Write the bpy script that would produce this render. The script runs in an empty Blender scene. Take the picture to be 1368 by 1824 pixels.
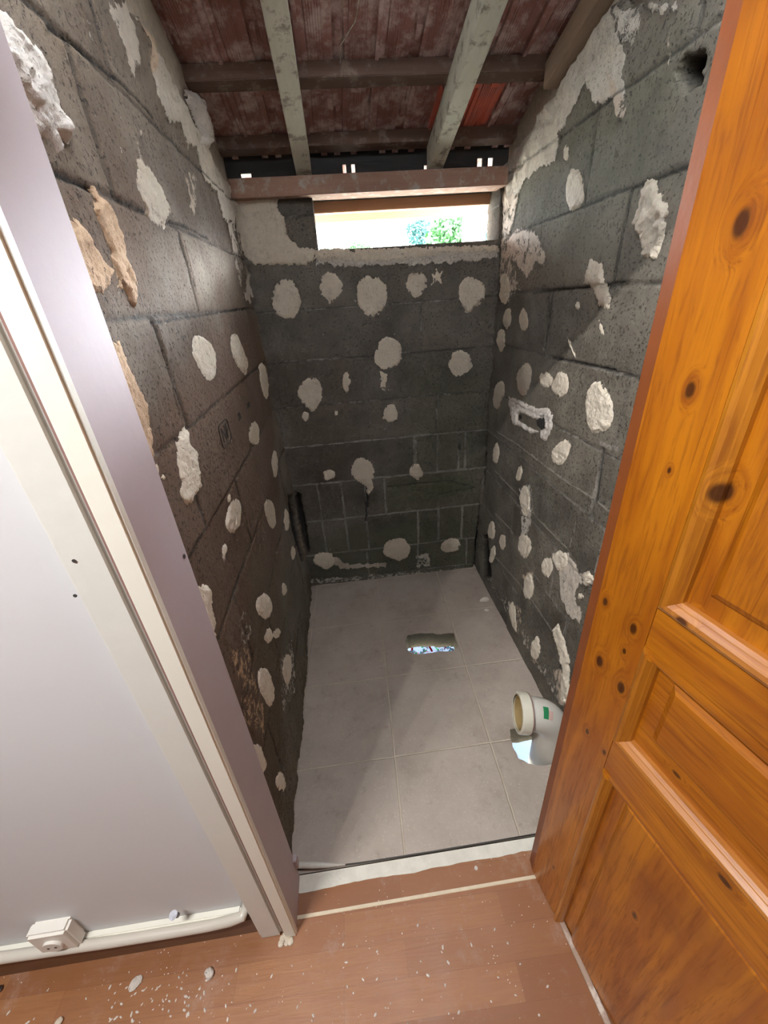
import bpy, bmesh, math, random
import numpy as np
from mathutils import Vector, Matrix

random.seed(7)
SC = bpy.context.scene
COL = SC.collection

# ------------------------------------------------------------------ camera
EYE = Vector((0, 0, 1.45))
FW = Vector((0.06762, 0.88086, -0.46852)).normalized()
RT = Vector((0.99220, -0.10865, -0.06108)).normalized()
UP = RT.cross(FW).normalized()
FPX = 715.0
cd = bpy.data.cameras.new('camera')
cd.sensor_fit = 'VERTICAL'; cd.sensor_height = 36; cd.lens = FPX / 1824 * 36
cd.clip_start = .02; cd.clip_end = 200
cam = bpy.data.objects.new('camera', cd); COL.objects.link(cam)
cam.matrix_world = Matrix(((RT.x, UP.x, -FW.x, EYE.x), (RT.y, UP.y, -FW.y, EYE.y), (RT.z, UP.z, -FW.z, EYE.z), (0, 0, 0, 1)))
SC.camera = cam

# ------------------------------------------------------------------ world, exposure, lights
SC.view_settings.view_transform = 'Standard'; SC.view_settings.look = 'None'
SC.view_settings.gamma = 1; SC.view_settings.use_curve_mapping = False
SC.view_settings.exposure = 0.0
SC.cycles.use_denoising = True
SC.cycles.max_bounces = 8; SC.cycles.diffuse_bounces = 6
SC.cycles.sample_clamp_indirect = 8
W = bpy.data.worlds.new('World'); SC.world = W; W.use_nodes = True
bg = W.node_tree.nodes['Background']
nt_ = W.node_tree; tc_ = nt_.nodes.new('ShaderNodeTexCoord'); sx_ = nt_.nodes.new('ShaderNodeSeparateXYZ'); nt_.links.new(tc_.outputs['Generated'], sx_.inputs[0])
def wramp(src, a, b, lo, hi):
    r_ = nt_.nodes.new('ShaderNodeMapRange'); nt_.links.new(src, r_.inputs[0])
    for i_, v_ in enumerate((a, b, lo, hi)): r_.inputs[i_ + 1].default_value = v_
    return r_.outputs[0]
SKY_GLOW, SKY = 800.0, 34.0       # glow added to the sky to light the left wall; the rest of the sky
g1_ = wramp(sx_.outputs[1], .45, .8, 0, 1); g2_ = wramp(sx_.outputs[2], .5, .36, 0, 1); g3_ = wramp(sx_.outputs[2], .06, .16, 0, 1)
mu_ = nt_.nodes.new('ShaderNodeMath'); mu_.operation = 'MULTIPLY'; nt_.links.new(g1_, mu_.inputs[0]); nt_.links.new(g2_, mu_.inputs[1])
m3_ = nt_.nodes.new('ShaderNodeMath'); m3_.operation = 'MULTIPLY'; nt_.links.new(mu_.outputs[0], m3_.inputs[0]); nt_.links.new(g3_, m3_.inputs[1]); mu_ = m3_
m4_ = nt_.nodes.new('ShaderNodeMath'); m4_.operation = 'MULTIPLY'; nt_.links.new(mu_.outputs[0], m4_.inputs[0]); nt_.links.new(wramp(sx_.outputs[0], .06, .28, 0, 1), m4_.inputs[1]); mu_ = m4_     # added glow kept to the right so that it lights the left wall
bg.inputs[0].default_value = (.87, .93, 1, 1); nt_.links.new(wramp(mu_.outputs[0], 0, 1, SKY, SKY_GLOW), bg.inputs[1])
BULB_WATT = 46        # each of the four bulbs of the spot bar
BULB_COL = (1, .985, .975)

# ------------------------------------------------------------------ helpers
def unproj(q, n, P0):
    n = Vector(n); d = FW * FPX + RT * (q[0] - 684) - UP * (q[1] - 912)
    t = (Vector(P0) - EYE).dot(n) / d.dot(n)
    return EYE + d * t

def tag(o, label=None, cat=None, group=None, kind=None):
    if label: o['label'] = label
    if cat: o['category'] = cat
    if group: o['group'] = group
    if kind: o['kind'] = kind
    return o

def empty(name, loc=(0, 0, 0)):
    o = bpy.data.objects.new(name, None); COL.objects.link(o); o.location = loc
    o.empty_display_size = .05
    return o

def link(name, me, mat, parent=None, smooth=False):
    if mat: me.materials.append(mat)
    o = bpy.data.objects.new(name, me); COL.objects.link(o)
    if parent: o.parent = parent
    if smooth: me.polygons.foreach_set('use_smooth', [True] * len(me.polygons))
    return o

def obj(name, bm, mat, parent=None, smooth=False, bevel=0):
    if bevel:
        bmesh.ops.bevel(bm, geom=bm.edges[:], offset=bevel, segments=2, affect='EDGES', clamp_overlap=True)
    bmesh.ops.recalc_face_normals(bm, faces=bm.faces[:])
    me = bpy.data.meshes.new(name); bm.to_mesh(me); bm.free()
    return link(name, me, mat, parent, smooth)

def box(bm, x0, x1, y0, y1, z0, z1):
    v = [bm.verts.new((x, y, z)) for x in (x0, x1) for y in (y0, y1) for z in (z0, z1)]
    for f in ((0, 1, 3, 2), (4, 6, 7, 5), (0, 4, 5, 1), (2, 3, 7, 6), (0, 2, 6, 4), (1, 5, 7, 3)):
        bm.faces.new([v[i] for i in f])
    return v

def rbox(name, b, mat, parent=None, bevel=0, kind=None):
    bm = bmesh.new(); box(bm, *b); o = obj(name, bm, mat, parent, bevel=bevel)
    if kind: o['kind'] = kind
    return o

def tube(bm, pts, rads, seg=20, cap=True):
    pts = [Vector(p) for p in pts]; rings = []
    up = Vector((0, 0, 1)); prev = None
    for i, p in enumerate(pts):
        t = (pts[min(i + 1, len(pts) - 1)] - pts[max(i - 1, 0)]).normalized()
        if prev is None:
            a = t.orthogonal().normalized()
        else:
            a = (prev - t * prev.dot(t)).normalized()
        prev = a; b = t.cross(a)
        r = rads[i] if hasattr(rads, '__len__') else rads
        rings.append([bm.verts.new(p + (a * math.cos(k * 2 * math.pi / seg) + b * math.sin(k * 2 * math.pi / seg)) * r) for k in range(seg)])
    for A, B in zip(rings, rings[1:]):
        for k in range(seg):
            bm.faces.new((A[k], A[(k + 1) % seg], B[(k + 1) % seg], B[k]))
    if cap:
        bm.faces.new(rings[0]); bm.faces.new(rings[-1])
    return rings

# numpy value noise
_rng = np.random.RandomState(3)
_T = _rng.rand(256, 256)
def vn(u, v, s=0):
    u = np.asarray(u, float) + s * 17.13; v = np.asarray(v, float) + s * 9.71
    i = np.floor(u).astype(int); j = np.floor(v).astype(int); fu = u - i; fv = v - j
    fu = fu * fu * (3 - 2 * fu); fv = fv * fv * (3 - 2 * fv)
    a = _T[i % 256, j % 256]; b = _T[(i + 1) % 256, j % 256]; c = _T[i % 256, (j + 1) % 256]; d = _T[(i + 1) % 256, (j + 1) % 256]
    return (a * (1 - fu) + b * fu) * (1 - fv) + (c * (1 - fu) + d * fu) * fv
def fbm(u, v, sc, s=0, o=4):
    r = 0; a = .5; t = 0
    for k in range(o):
        r = r + a * vn(np.asarray(u) / sc * 2 ** k, np.asarray(v) / sc * 2 ** k, s + k * 3.7); t += a; a *= .55
    return r / t * 2 - 1
def sstep(a, b, x):
    t = np.clip((x - a) / (b - a), 0, 1); return t * t * (3 - 2 * t)
def segdist(u, v, poly, closed):
    d = np.full(np.shape(u), 1e9); P = list(poly)
    pairs = list(zip(P, P[1:] + P[:1])) if closed else list(zip(P, P[1:]))
    for (ax, ay), (bx, by) in pairs:
        ex, ey = bx - ax, by - ay; L = ex * ex + ey * ey + 1e-12
        t = np.clip(((u - ax) * ex + (v - ay) * ey) / L, 0, 1)
        d = np.minimum(d, np.hypot(u - ax - t * ex, v - ay - t * ey))
    return d
def sdf(u, v, poly):                                   # positive inside
    d = segdist(u, v, poly, True); ins = np.zeros(np.shape(u), bool); P = list(poly)
    for (ax, ay), (bx, by) in zip(P, P[1:] + P[:1]):
        c = ((ay > v) != (by > v)) & (u < (bx - ax) * (v - ay) / ((by - ay) + 1e-12) + ax)
        ins ^= c
    return np.where(ins, d, -d)

# ------------------------------------------------------------------ material kit
class N:
    def __init__(s, name):
        s.m = bpy.data.materials.new(name); s.m.use_nodes = True; s.t = s.m.node_tree
        s.b = s.t.nodes['Principled BSDF']
    def n(s, typ, ins=None, **kw):
        x = s.t.nodes.new(typ)
        for k, v in kw.items(): setattr(x, k, v)
        for k, v in (ins or {}).items(): s.set(x.inputs[k], v)
        return x
    def set(s, sock, v):
        if isinstance(v, bpy.types.NodeSocket): s.t.links.new(v, sock)
        elif isinstance(v, (tuple, list)) and len(v) == 3 and sock.type == 'RGBA': sock.default_value = (*v, 1)
        else: sock.default_value = v
    def obj(s, scale=(1, 1, 1), world=False):
        c = s.n('ShaderNodeNewGeometry').outputs['Position'] if world else s.n('ShaderNodeTexCoord').outputs['Object']
        return s.n('ShaderNodeVectorMath', {0: c, 1: scale}, operation='MULTIPLY').outputs[0]
    def noise(s, vec, scale, detail=4, rough=.5, dist=0):
        return s.n('ShaderNodeTexNoise', {'Vector': vec, 'Scale': scale, 'Detail': detail, 'Roughness': rough, 'Distortion': dist}).outputs['Fac']
    def ramp(s, fac, a, b, lo=0., hi=1.):
        return s.n('ShaderNodeMapRange', {'Value': fac, 'From Min': a, 'From Max': b, 'To Min': lo, 'To Max': hi}, interpolation_type='SMOOTHSTEP').outputs[0]
    def mix(s, fac, a, b, mode='MIX'):
        x = s.n('ShaderNodeMix', data_type='RGBA', blend_type=mode)
        s.set(x.inputs[0], fac); s.set(x.inputs[6], a); s.set(x.inputs[7], b); return x.outputs[2]
    def math(s, op, a, b=0., c=0.):
        x = s.n('ShaderNodeMath', operation=op); s.set(x.inputs[0], a); s.set(x.inputs[1], b); s.set(x.inputs[2], c); return x.outputs[0]
    def bump(s, h, dist=.002, strength=1., prev=None):
        i = {'Height': h, 'Distance': dist, 'Strength': strength}
        if prev is not None: i['Normal'] = prev
        return s.n('ShaderNodeBump', i).outputs[0]
    def out(s, col, rough=.8, normal=None, **kw):
        s.set(s.b.inputs['Base Color'], col); s.set(s.b.inputs['Roughness'], rough)
        if normal is not None: s.set(s.b.inputs['Normal'], normal)
        for k, v in kw.items(): s.set(s.b.inputs[k.replace('_', ' ')], v)
        return s.m

def plain(name, col, rough=.6, var=.12, sc=30, bump=.0006, **kw):
    k = N(name); v = k.obj(world=True); f = k.noise(v, sc, 5)
    dark = tuple(c * (1 - var) for c in col); lite = tuple(min(1, c * (1 + var)) for c in col)
    return k.out(k.mix(f, dark, lite), rough, k.bump(k.noise(v, sc * 4, 3), bump), **kw)

def block_material(name, dark, lite, pale, brown_tint):
    k = N(name); v = k.obj(world=True)
    at = k.n('ShaderNodeAttribute', attribute_name='feat'); sp = k.n('ShaderNodeSeparateColor', {0: at.outputs['Color']})
    smear, mort, cav = sp.outputs[0], sp.outputs[1], sp.outputs[2]; tone = at.outputs['Alpha']
    a2 = k.n('ShaderNodeAttribute', attribute_name='stain'); s2 = k.n('ShaderNodeSeparateColor', {0: a2.outputs['Color']})  # stain holds the green and brown tints, partly painted light and shade
    green_tint, brown, tan = s2.outputs[0], s2.outputs[1], s2.outputs[2]
    big = k.noise(v, 6, 4, .6); fine = k.noise(v, 260, 3, .7); mid = k.noise(v, 60, 4, .65)
    col = k.mix(tone, dark, lite)
    col = k.mix(k.ramp(big, .3, .75), col, k.mix(.5, col, pale), 'MIX')
    col = k.mix(brown, col, k.mix(.75, col, brown_tint))
    col = k.mix(green_tint, col, (.045, .055, .022))
    col = k.mix(k.ramp(fine, .62, .75, 0, .55), col, pale)
    pits = k.ramp(k.noise(v, 130, 3, .7), .57, .66)
    col = k.mix(k.ramp(k.noise(v, 14, 5, .75), .52, .72, 0, .6), col, k.mix(.55, col, (.02, .016, .012)))
    col = k.mix(k.ramp(k.noise(v, 430, 2, .6), .66, .72, 0, .8), col, pale)
    col = k.mix(k.math('MULTIPLY', pits, .8), col, (.018, .015, .012))
    mm = k.ramp(k.math('ADD', mort, k.math('MULTIPLY', k.math('SUBTRACT', mid, .5), .9)), .35, .6)
    col = k.mix(k.math('MULTIPLY', mm, .75), col, k.mix(mid, (.16, .145, .12), (.34, .31, .27)))
    sm = k.ramp(k.math('ADD', smear, k.math('ADD', k.math('MULTIPLY', k.math('SUBTRACT', k.noise(v, 45, 6, .75), .5), 1.5), k.math('MULTIPLY', k.math('SUBTRACT', k.noise(v, 11, 3), .5), .6))), .45, .56)
    fleck = k.math('MULTIPLY', k.ramp(k.noise(v, 75, 4, .6), .70, .73), k.ramp(k.noise(v, 8, 2), .45, .6)); sm = k.math('MAXIMUM', sm, k.math('MULTIPLY', fleck, .75))
    pl = k.mix(k.noise(v, 25, 5, .6), (.40, .36, .30), (.78, .73, .64))
    pl = k.mix(tan, pl, (.50, .31, .16))
    col = k.mix(sm, col, pl)
    col = k.mix(cav, col, (.006, .005, .004))
    h = k.math('ADD', k.math('MULTIPLY', fine, .5), k.math('SUBTRACT', k.math('MULTIPLY', mid, .8), k.math('MULTIPLY', pits, .9)))
    h = k.math('ADD', h, k.math('MULTIPLY', sm, .7))
    return k.out(col, .93, k.bump(h, .0045, 1.))

M = {}
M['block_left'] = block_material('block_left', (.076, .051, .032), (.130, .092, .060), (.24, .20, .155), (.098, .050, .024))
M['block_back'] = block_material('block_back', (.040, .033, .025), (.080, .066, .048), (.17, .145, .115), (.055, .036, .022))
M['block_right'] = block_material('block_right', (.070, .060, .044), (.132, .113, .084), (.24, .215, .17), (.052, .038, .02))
def plaster(name, a, b):
    k = N(name); v = k.obj(world=True)
    c = k.mix(k.noise(v, 40, 5, .6), a, b)
    pit = k.ramp(k.noise(v, 120, 3, .6), .64, .72)
    c = k.mix(k.math('MULTIPLY', pit, .6), c, (.22, .18, .14))
    c = k.mix(k.ramp(k.noise(v, 18, 4, .7), .58, .75, 0, .45), c, (.36, .28, .20))
    h = k.math('ADD', k.noise(v, 60, 6, .7), k.math('MULTIPLY', pit, -.9))
    return k.out(c, .9, k.bump(h, .007, 1.))
M['plaster'] = plaster('plaster', (.62, .54, .42), (.86, .78, .64))
M['plaster_white'] = plaster('plaster_white', (.60, .55, .48), (.80, .75, .69))
M['plaster_tan'] = plaster('plaster_tan', (.44, .29, .17), (.62, .45, .30))
M['cut_hole'] = plain('cut_hole', (.015, .013, .011), .9)
M['cream_paint'] = plain('cream_paint', (.80, .79, .70), .38, .04, 12, .0004)
M['jamb_paint'] = plain('jamb_paint', (.47, .40, .41), .6, .05, 12, .0005)
M['casing_paint'] = plain('casing_paint', (.70, .70, .65), .42, .04, 10, .0006)
M['wall_white'] = plain('wall_white', (.65, .65, .66), .6, .02, 3, .0006)
M['ceiling_white'] = plain('ceiling_white', (.8, .79, .77), .8, .03, 8)
M['groove'] = plain('groove', (.25, .14, .12), .7)
M['pvc'] = plain('pvc', (.60, .57, .50), .28, .05, 14, .0002)
M['pvc_inside'] = plain('pvc_inside', (.36, .25, .10), .7, .5, 18)
M['steel'] = plain('steel', (.22, .22, .24), .42, .05, Metallic=1)
M['outlet'] = plain('outlet', (.78, .76, .70), .4, .03)
M['dark_slot'] = plain('dark_slot', (.05, .045, .04), .6)
M['green_print'] = plain('green_print', (.02, .22, .08), .5)
M['pink_print'] = plain('pink_print', (.62, .42, .36), .5)
M['ink'] = plain('ink', (.018, .012, .009), .8)
M['bulb_holder'] = plain('bulb_holder', (.6, .6, .6), .4)

# tile floor
k = N('floor_tile'); v = k.obj(world=True); sep = k.n('ShaderNodeSeparateXYZ', {0: v}); X, Y = sep.outputs[0], sep.outputs[1]
wob = k.math('MULTIPLY', k.math('SUBTRACT', k.noise(v, 25, 3), .5), .004)
gx = k.math('SUBTRACT', k.math('ADD', X, wob), k.math('MULTIPLY_ADD', Y, .033, .035 - .033 * .57))
gx = k.math('ABSOLUTE', k.math('SUBTRACT', k.math('FRACT', k.math('ADD', k.math('DIVIDE', gx, .352), 10.5)), .5))
gy = k.math('ABSOLUTE', k.math('SUBTRACT', k.math('FRACT', k.math('ADD', k.math('DIVIDE', k.math('SUBTRACT', k.math('ADD', Y, wob), .861), .3467), 10.5)), .5))
g = k.math('MINIMUM', gx, gy)
gm = k.ramp(g, .0055, .0105, 1, 0)
tc = k.mix(k.noise(v, 5, 5, .6), (.30, .245, .20), (.49, .415, .35))
tc = k.mix(k.ramp(k.noise(v, 70, 4, .7), .60, .78, 0, .35), tc, (.55, .52, .48))
tc = k.mix(k.ramp(k.noise(v, 16, 5, .7), .56, .78, 0, .6), tc, (.19, .14, .10))
tc = k.mix(k.ramp(k.noise(v, 3.5, 6, .75), .48, .70, 0, .45), tc, (.24, .185, .14))
tc = k.mix(k.ramp(k.noise(v, 240, 2, .6), .64, .72, 0, .5), tc, (.70, .65, .58))
gc = k.mix(k.noise(v, 9, 3), (.30, .22, .14), (.66, .60, .50))
k.out(k.mix(gm, tc, gc), k.ramp(k.noise(v, 12, 3), .3, .7, .42, .62), k.bump(k.math('ADD', k.math('MULTIPLY', gm, -1.), k.math('MULTIPLY', k.noise(v, 150, 3), .12)), .002))
M['tile_floor'] = k.m
M['slab'] = plain('slab', (.10, .085, .055), .9, .4, 60, .004)

# laminate
k = N('laminate'); v = k.obj(world=True); sep = k.n('ShaderNodeSeparateXYZ', {0: v})
v2 = k.n('ShaderNodeVectorRotate', {'Vector': v, 'Angle': .02}, rotation_type='Z_AXIS').outputs[0]
br = k.n('ShaderNodeTexBrick', {'Vector': v2, 'Color1': (0, 0, 0), 'Color2': (1, 1, 1), 'Mortar': (.5, .5, .5), 'Scale': 1, 'Mortar Size': .0006, 'Brick Width': .42, 'Row Height': .066, 'Bias': 0.}, offset=.37)
gr = k.noise(k.n('ShaderNodeVectorMath', {0: v2, 1: (2.2, 26, 1)}, operation='MULTIPLY').outputs[0], 4, 6, .65, .6)
c = k.mix(k.math('MULTIPLY', br.outputs['Color'], 1.), (.245, .098, .036), (.345, .155, .060))
c = k.mix(k.ramp(gr, .35, .7, 0, .55), c, (.27, .105, .045))
c = k.mix(k.math('MULTIPLY', br.outputs['Fac'], .4), c, (.12, .05, .02))
dust = k.noise(v, 9, 6, .75)
c = k.mix(k.ramp(dust, .52, .80, 0, .34), c, (.62, .52, .47))
spk = k.n('ShaderNodeTexVoronoi', {'Vector': v, 'Scale': 95}).outputs['Distance']
c = k.mix(k.math('MULTIPLY', k.ramp(spk, .08, .14, 1, 0), k.ramp(k.noise(v, 14, 3), .50, .62)), c, (.80, .72, .64))
M['laminate'] = k.out(c, k.ramp(dust, .4, .7, .34, .6), k.bump(gr, .0008, .5))
M['strip'] = plain('strip', (.66, .56, .40), .6, .15, 60)
M['threshold_paint'] = plain('threshold_paint', (.66, .63, .54), .6, .2, 30, .001)

# roof timbers and tiles
def timber(name, a, b, flake=None, axis='Y', rough=.8):
    k = N(name); sc = {'X': (1.5, 22, 22), 'Y': (22, 1.5, 22), 'Z': (22, 22, 1.5)}[axis]
    v = k.obj(sc, world=True); w = k.obj(world=True)
    c = k.mix(k.noise(v, 2, 6, .65, .5), a, b)
    if flake: c = k.mix(k.ramp(k.noise(w, 22, 6, .7), .50, .66, 0, .8), c, flake)
    return k.out(c, rough, k.bump(k.noise(v, 3, 5), .002))
M['rafter'] = timber('rafter', (.58, .60, .48), (.84, .85, .74), (.22, .18, .12))
M['batten'] = timber('batten', (.075, .040, .026), (.17, .10, .07), (.26, .20, .16), 'X')
M['brown_timber'] = timber('brown_timber', (.20, .13, .085), (.36, .26, .18), None, 'Y')
M['plate'] = timber('plate', (.16, .075, .045), (.34, .20, .14), (.36, .33, .28), 'X')
M['orange_lit_timber'] = timber('orange_lit_timber', (.48, .25, .14), (.68, .42, .26), None, 'X')  # warm sunlight put into the orange wood colour
M['added_dark_board'] = timber('added_dark_board', (.012, .012, .012), (.03, .026, .024), None, 'X')
def clay(name, a, b, dust):
    k = N(name); w = k.obj(world=True)
    c = k.mix(k.noise(w, 9, 5, .6), a, b)
    c = k.mix(k.ramp(k.noise(w, 14, 6, .7), .42, .66, 0, .85), c, dust)
    c = k.mix(k.ramp(k.noise(k.obj((30, 3, 3), world=True), 2.2, 4), .62, .8, 0, .8), c, (.03, .02, .018))
    return k.out(c, .85, k.bump(k.noise(w, 180, 3), .001))
M['clay'] = clay('clay', (.24, .10, .085), (.46, .25, .22), (.74, .62, .60))
M['clay_red_glow'] = clay('clay_red_glow', (.70, .13, .08), (.85, .28, .20), (.55, .22, .18))  # sun glow on one tile, put into its red colour

# varnished pine with knots; object space = the door's own frame (x along the leaf, z up)
DP0 = Vector((.388, .469, 0)); DD = Vector((.184, -.983, 0)).normalized(); DN = Vector((DD.y * -1, DD.x, 0))
def door_sz(q):
    P = unproj(q, DN, DP0); return ((P - DP0).dot(DD), P.z)
KN = [((1320, 398), .013), ((1229, 695), .010), ((1192, 838), .004), ((1078, 1072), .008), ((1128, 1120), .010), ((1112, 1160), .006), ((1068, 1178), .012),
      ((1106, 1225), .013), ((1046, 1303), .007), ((1220, 1105), .008), ((1275, 880), .013), ((1190, 1386), .007), ((1125, 1634), .008), ((1290, 1570), .010), ((1076, 1340), .006), ((986, 1545), .006)]
KN = [(door_sz(q), r) for q, r in KN]
def pine(name, horiz, a, b, c3):
    k = N(name); v = k.obj(); warp = None; km = None
    for (s, z), r in KN:
        d = k.n('ShaderNodeVectorMath', {0: v, 1: (s, 0, z)}, operation='SUBTRACT').outputs[0]
        d = k.n('ShaderNodeVectorMath', {0: d, 1: ((.75, 0, 1.3) if horiz else (1.3, 0, .75))}, operation='MULTIPLY').outputs[0]
        L = k.n('ShaderNodeVectorMath', {0: d}, operation='LENGTH').outputs['Value']
        m = k.ramp(L, r * .45, r * 1.0, 1, 0); w_ = k.ramp(L, r * .3, r * 2.6, 1, 0)
        km = m if km is None else k.math('MAXIMUM', km, m); warp = w_ if warp is None else k.math('MAXIMUM', warp, w_)
    sc = (1.3, 8, 16) if horiz else (16, 8, 1.3)
    vs = k.n('ShaderNodeVectorMath', {0: v, 1: sc}, operation='MULTIPLY').outputs[0]
    off = k.n('ShaderNodeCombineXYZ', {0: warp, 1: warp, 2: warp}).outputs[0]
    vs = k.n('ShaderNodeVectorMath', {0: vs, 1: k.n('ShaderNodeVectorMath', {0: off, 1: (.38, .38, .38)}, operation='MULTIPLY').outputs[0]}, operation='ADD').outputs[0]
    g1 = k.noise(vs, 1.6, 3, .5, 1.2); g2 = k.noise(vs, 9, 5, .6, .4); bl = k.noise(v, 5, 4, .6)
    col = k.mix(k.ramp(g1, .3, .7), a, b)
    g3 = k.noise(k.n('ShaderNodeVectorMath', {0: vs, 1: (3.2, 1, 1) if not horiz else (1, 1, 3.2)}, operation='MULTIPLY').outputs[0], 2.6, 4, .7, .8)
    col = k.mix(k.ramp(g2, .48, .70, 0, .5), col, c3)
    col = k.mix(k.ramp(g3, .52, .70, 0, .6), col, c3)
    col = k.mix(k.ramp(k.noise(v, 2.2, 3, .5), .50, .66, 0, .35), col, c3)
    col = k.mix(k.ramp(bl, .50, .78, 0, .60), col, c3)
    col = k.mix(k.math('MULTIPLY', k.math('SUBTRACT', warp, km), .25), col, c3)
    col = k.mix(k.math('MULTIPLY', km, .9), col, (.035, .008, .003))
    return k.out(col, k.ramp(g2, .3, .7, .30, .42), k.bump(g2, .0006, .5), Coat_Weight=.25, Coat_Roughness=.22)
A_, B_, C_ = (.32, .090, .004), (.47, .160, .006), (.155, .034, .003)
M['pine_v'] = pine('pine_vertical', False, A_, B_, C_)
M['pine_h'] = pine('pine_horizontal', True, A_, B_, C_)
M['pine_edge'] = plain('pine_edge', (.22, .060, .014), .5, .2, 20)
M['pine_mould'] = pine('pine_moulding', False, (.36, .125, .008), (.52, .20, .014), (.20, .052, .004))
M['pine_mould_h'] = pine('pine_moulding_ledge', True, (.36, .13, .018), (.48, .20, .04), (.20, .055, .008))

# ------------------------------------------------------------------ masonry walls of the shaft
class Wall:
    """plane with in-wall coordinates (u, v); height() is the relief towards the room"""
    def __init__(s, name, axis, mat, rows, seed):
        s.name, s.axis, s.mat, s.rows, s.seed = name, axis, mat, rows, seed
        s.smears, s.cavs, s.cracks, s.stains, s.recess = [], [], [], [], []  # stains: green and brown tints, partly painted light and shade
    def base(s, u, v):
        if s.axis == 'L': return (-.300 - .02 * v, u, v)
        if s.axis == 'R': return (.668 + .025 * v, u, v)
        return (u, 1.913 + 0 * u, v)
    def xyz(s, u, v, h):
        x, y, z = s.base(u, v)
        if s.axis == 'L': return x + h, y, z
        if s.axis == 'R': return x - h, y, z
        return x, y - h, z
    def q(s, px):
        if s.axis == 'L': P = unproj(px, (1, 0, .02), (-.3, 0, 0)); return (P.y, P.z)
        if s.axis == 'R': P = unproj(px, (1, 0, -.025), (.668, 0, 0)); return (P.y, P.z)
        P = unproj(px, (0, 1, 0), (0, 1.913, 0)); return (P.x, P.z)
    def poly(s, pts): return [s.q(p) for p in pts]
    def joints(s, u, v):
        wu = u + .003 * fbm(u, v, .03, s.seed); wv = v + .003 * fbm(u, v, .04, s.seed + 5)
        d = np.full(u.shape, 1.); bid = np.zeros(u.shape); pale = np.zeros(u.shape)
        for r, (z0, z1, us, pl) in enumerate(s.rows):
            inside = (v >= z0) & (v < z1)
            dz = np.minimum(np.abs(wv - z0), np.abs(wv - z1)); dr = dz
            for uu in us: dr = np.minimum(dr, np.abs(wu - uu))
            idx = np.zeros(u.shape)
            for uu in us: idx = idx + (u > uu)
            d = np.where(inside, dr, d); bid = np.where(inside, r * 7.3 + idx * 3.1, bid); pale = np.where(inside, pl, pale)
        return d, bid, pale
    def fields(s, u, v):
        d, bid, pale = s.joints(u, v)
        n = fbm(u, v, .012, s.seed + 1); n2 = fbm(u, v, .09, s.seed + 2)
        h = .0012 * n + .0035 * n2
        h = h + (np.sin(bid * 12.9) * .0022)
        jw = sstep(.009, .002, d)
        h = h - jw * (.0035 * (1 - pale * .9)) + jw * pale * .0015
        mort = jw * np.clip(pale + .25 + .5 * fbm(u, v, .05, s.seed + 9), 0, 1)
        cav = jw * np.clip(.9 - pale + .9 * fbm(u, v, .08, s.seed + 4), 0, 1) * sstep(.006, .001, d) * .8
        sm = np.zeros(u.shape); tan = np.zeros(u.shape)
        for poly, dens, tn, thick in s.smears:
            us = [p[0] for p in poly]; vs = [p[1] for p in poly]; m = .06
            sel = (u > min(us) - m) & (u < max(us) + m) & (v > min(vs) - m) & (v < max(vs) + m)
            if not sel.any(): continue
            sd = sdf(u[sel], v[sel], poly); sd = sd + .012 * fbm(u[sel], v[sel] * .5, .02, s.seed + 3)
            val = sstep(-.012, .016, sd) * dens
            sm[sel] = np.maximum(sm[sel], val); tan[sel] = np.maximum(tan[sel], (val > .2) * tn)
            h[sel] += thick * sstep(-.004, .008, sd) * (.5 + .8 * vn(u[sel] / .015, v[sel] / .025, 5))
        for poly, depth in s.cavs:
            sd = sdf(u, v, poly) + .010 * fbm(u, v, .015, s.seed + 6)
            c = sstep(-.001, .008, sd); cav = np.maximum(cav, c * .97); h = h - depth * c
        for poly, wd, dark in s.cracks:
            dd = segdist(u, v, poly, False) + .0025 * fbm(u, v, .02, s.seed + 7)
            c = sstep(wd, wd * .3, dd)
            if dark > 0: cav = np.maximum(cav, c * dark); h = h - .004 * c
            else: mort = np.maximum(mort, c * -dark); h = h + .002 * c
        green_tint = np.zeros(u.shape); br = np.zeros(u.shape)
        for kind, poly, a, soft in s.stains:
            sd = sdf(u, v, poly) + soft * .6 * fbm(u, v, soft * 1.5, s.seed + 8)
            c = sstep(-soft, soft, sd) * a
            if kind == 'green_tint': green_tint = np.maximum(green_tint, c)
            else: br = np.maximum(br, c)
        tone = np.clip(.5 + .5 * np.sin(bid * 5.7 + 1) * .8 + .5 * n2, 0, 1)
        # rough crumbling edges next to the corners
        return h, np.stack([sm, mort, cav, tone], -1), np.stack([green_tint, br, tan, sm * 0 + 1], -1)
    def build(s, u0, u1, v0, top, res, hole=None, extra=None, thick=.14):
        nu = int((u1 - u0) / res); tmax = max(top(u0), top(u1)); nv = int((tmax - v0) / res)
        U = np.linspace(u0, u1, nu)[:, None] * np.ones((1, nv)); T = np.ones((nu, 1)) * np.linspace(0, 1, nv)[None]
        tp = np.vectorize(top)(U); V = v0 + T * (tp - v0)
        h, f, st = s.fields(U, V)
        if extra is not None: h = h + extra(U, V)
        x, y, z = s.xyz(U, V, h); P = np.stack([x, y, z], -1).reshape(-1, 3)
        I = np.arange(nu * nv).reshape(nu, nv)
        Q = np.stack([I[:-1, :-1], I[1:, :-1], I[1:, 1:], I[:-1, 1:]], -1)
        keep = np.ones(Q.shape[:2], bool)
        if hole:
            cu = (U[:-1, :-1] + U[1:, 1:]) / 2; cv = (V[:-1, :-1] + V[1:, 1:]) / 2
            keep = ~((cu > hole[0]) & (cu < hole[1]) & (cv > hole[2]) & (cv < hole[3]))
        Qk = Q[keep]
        e = np.concatenate([Qk[:, [0, 1]], Qk[:, [1, 2]], Qk[:, [2, 3]], Qk[:, [3, 0]]]); es = np.sort(e, 1)
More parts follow.
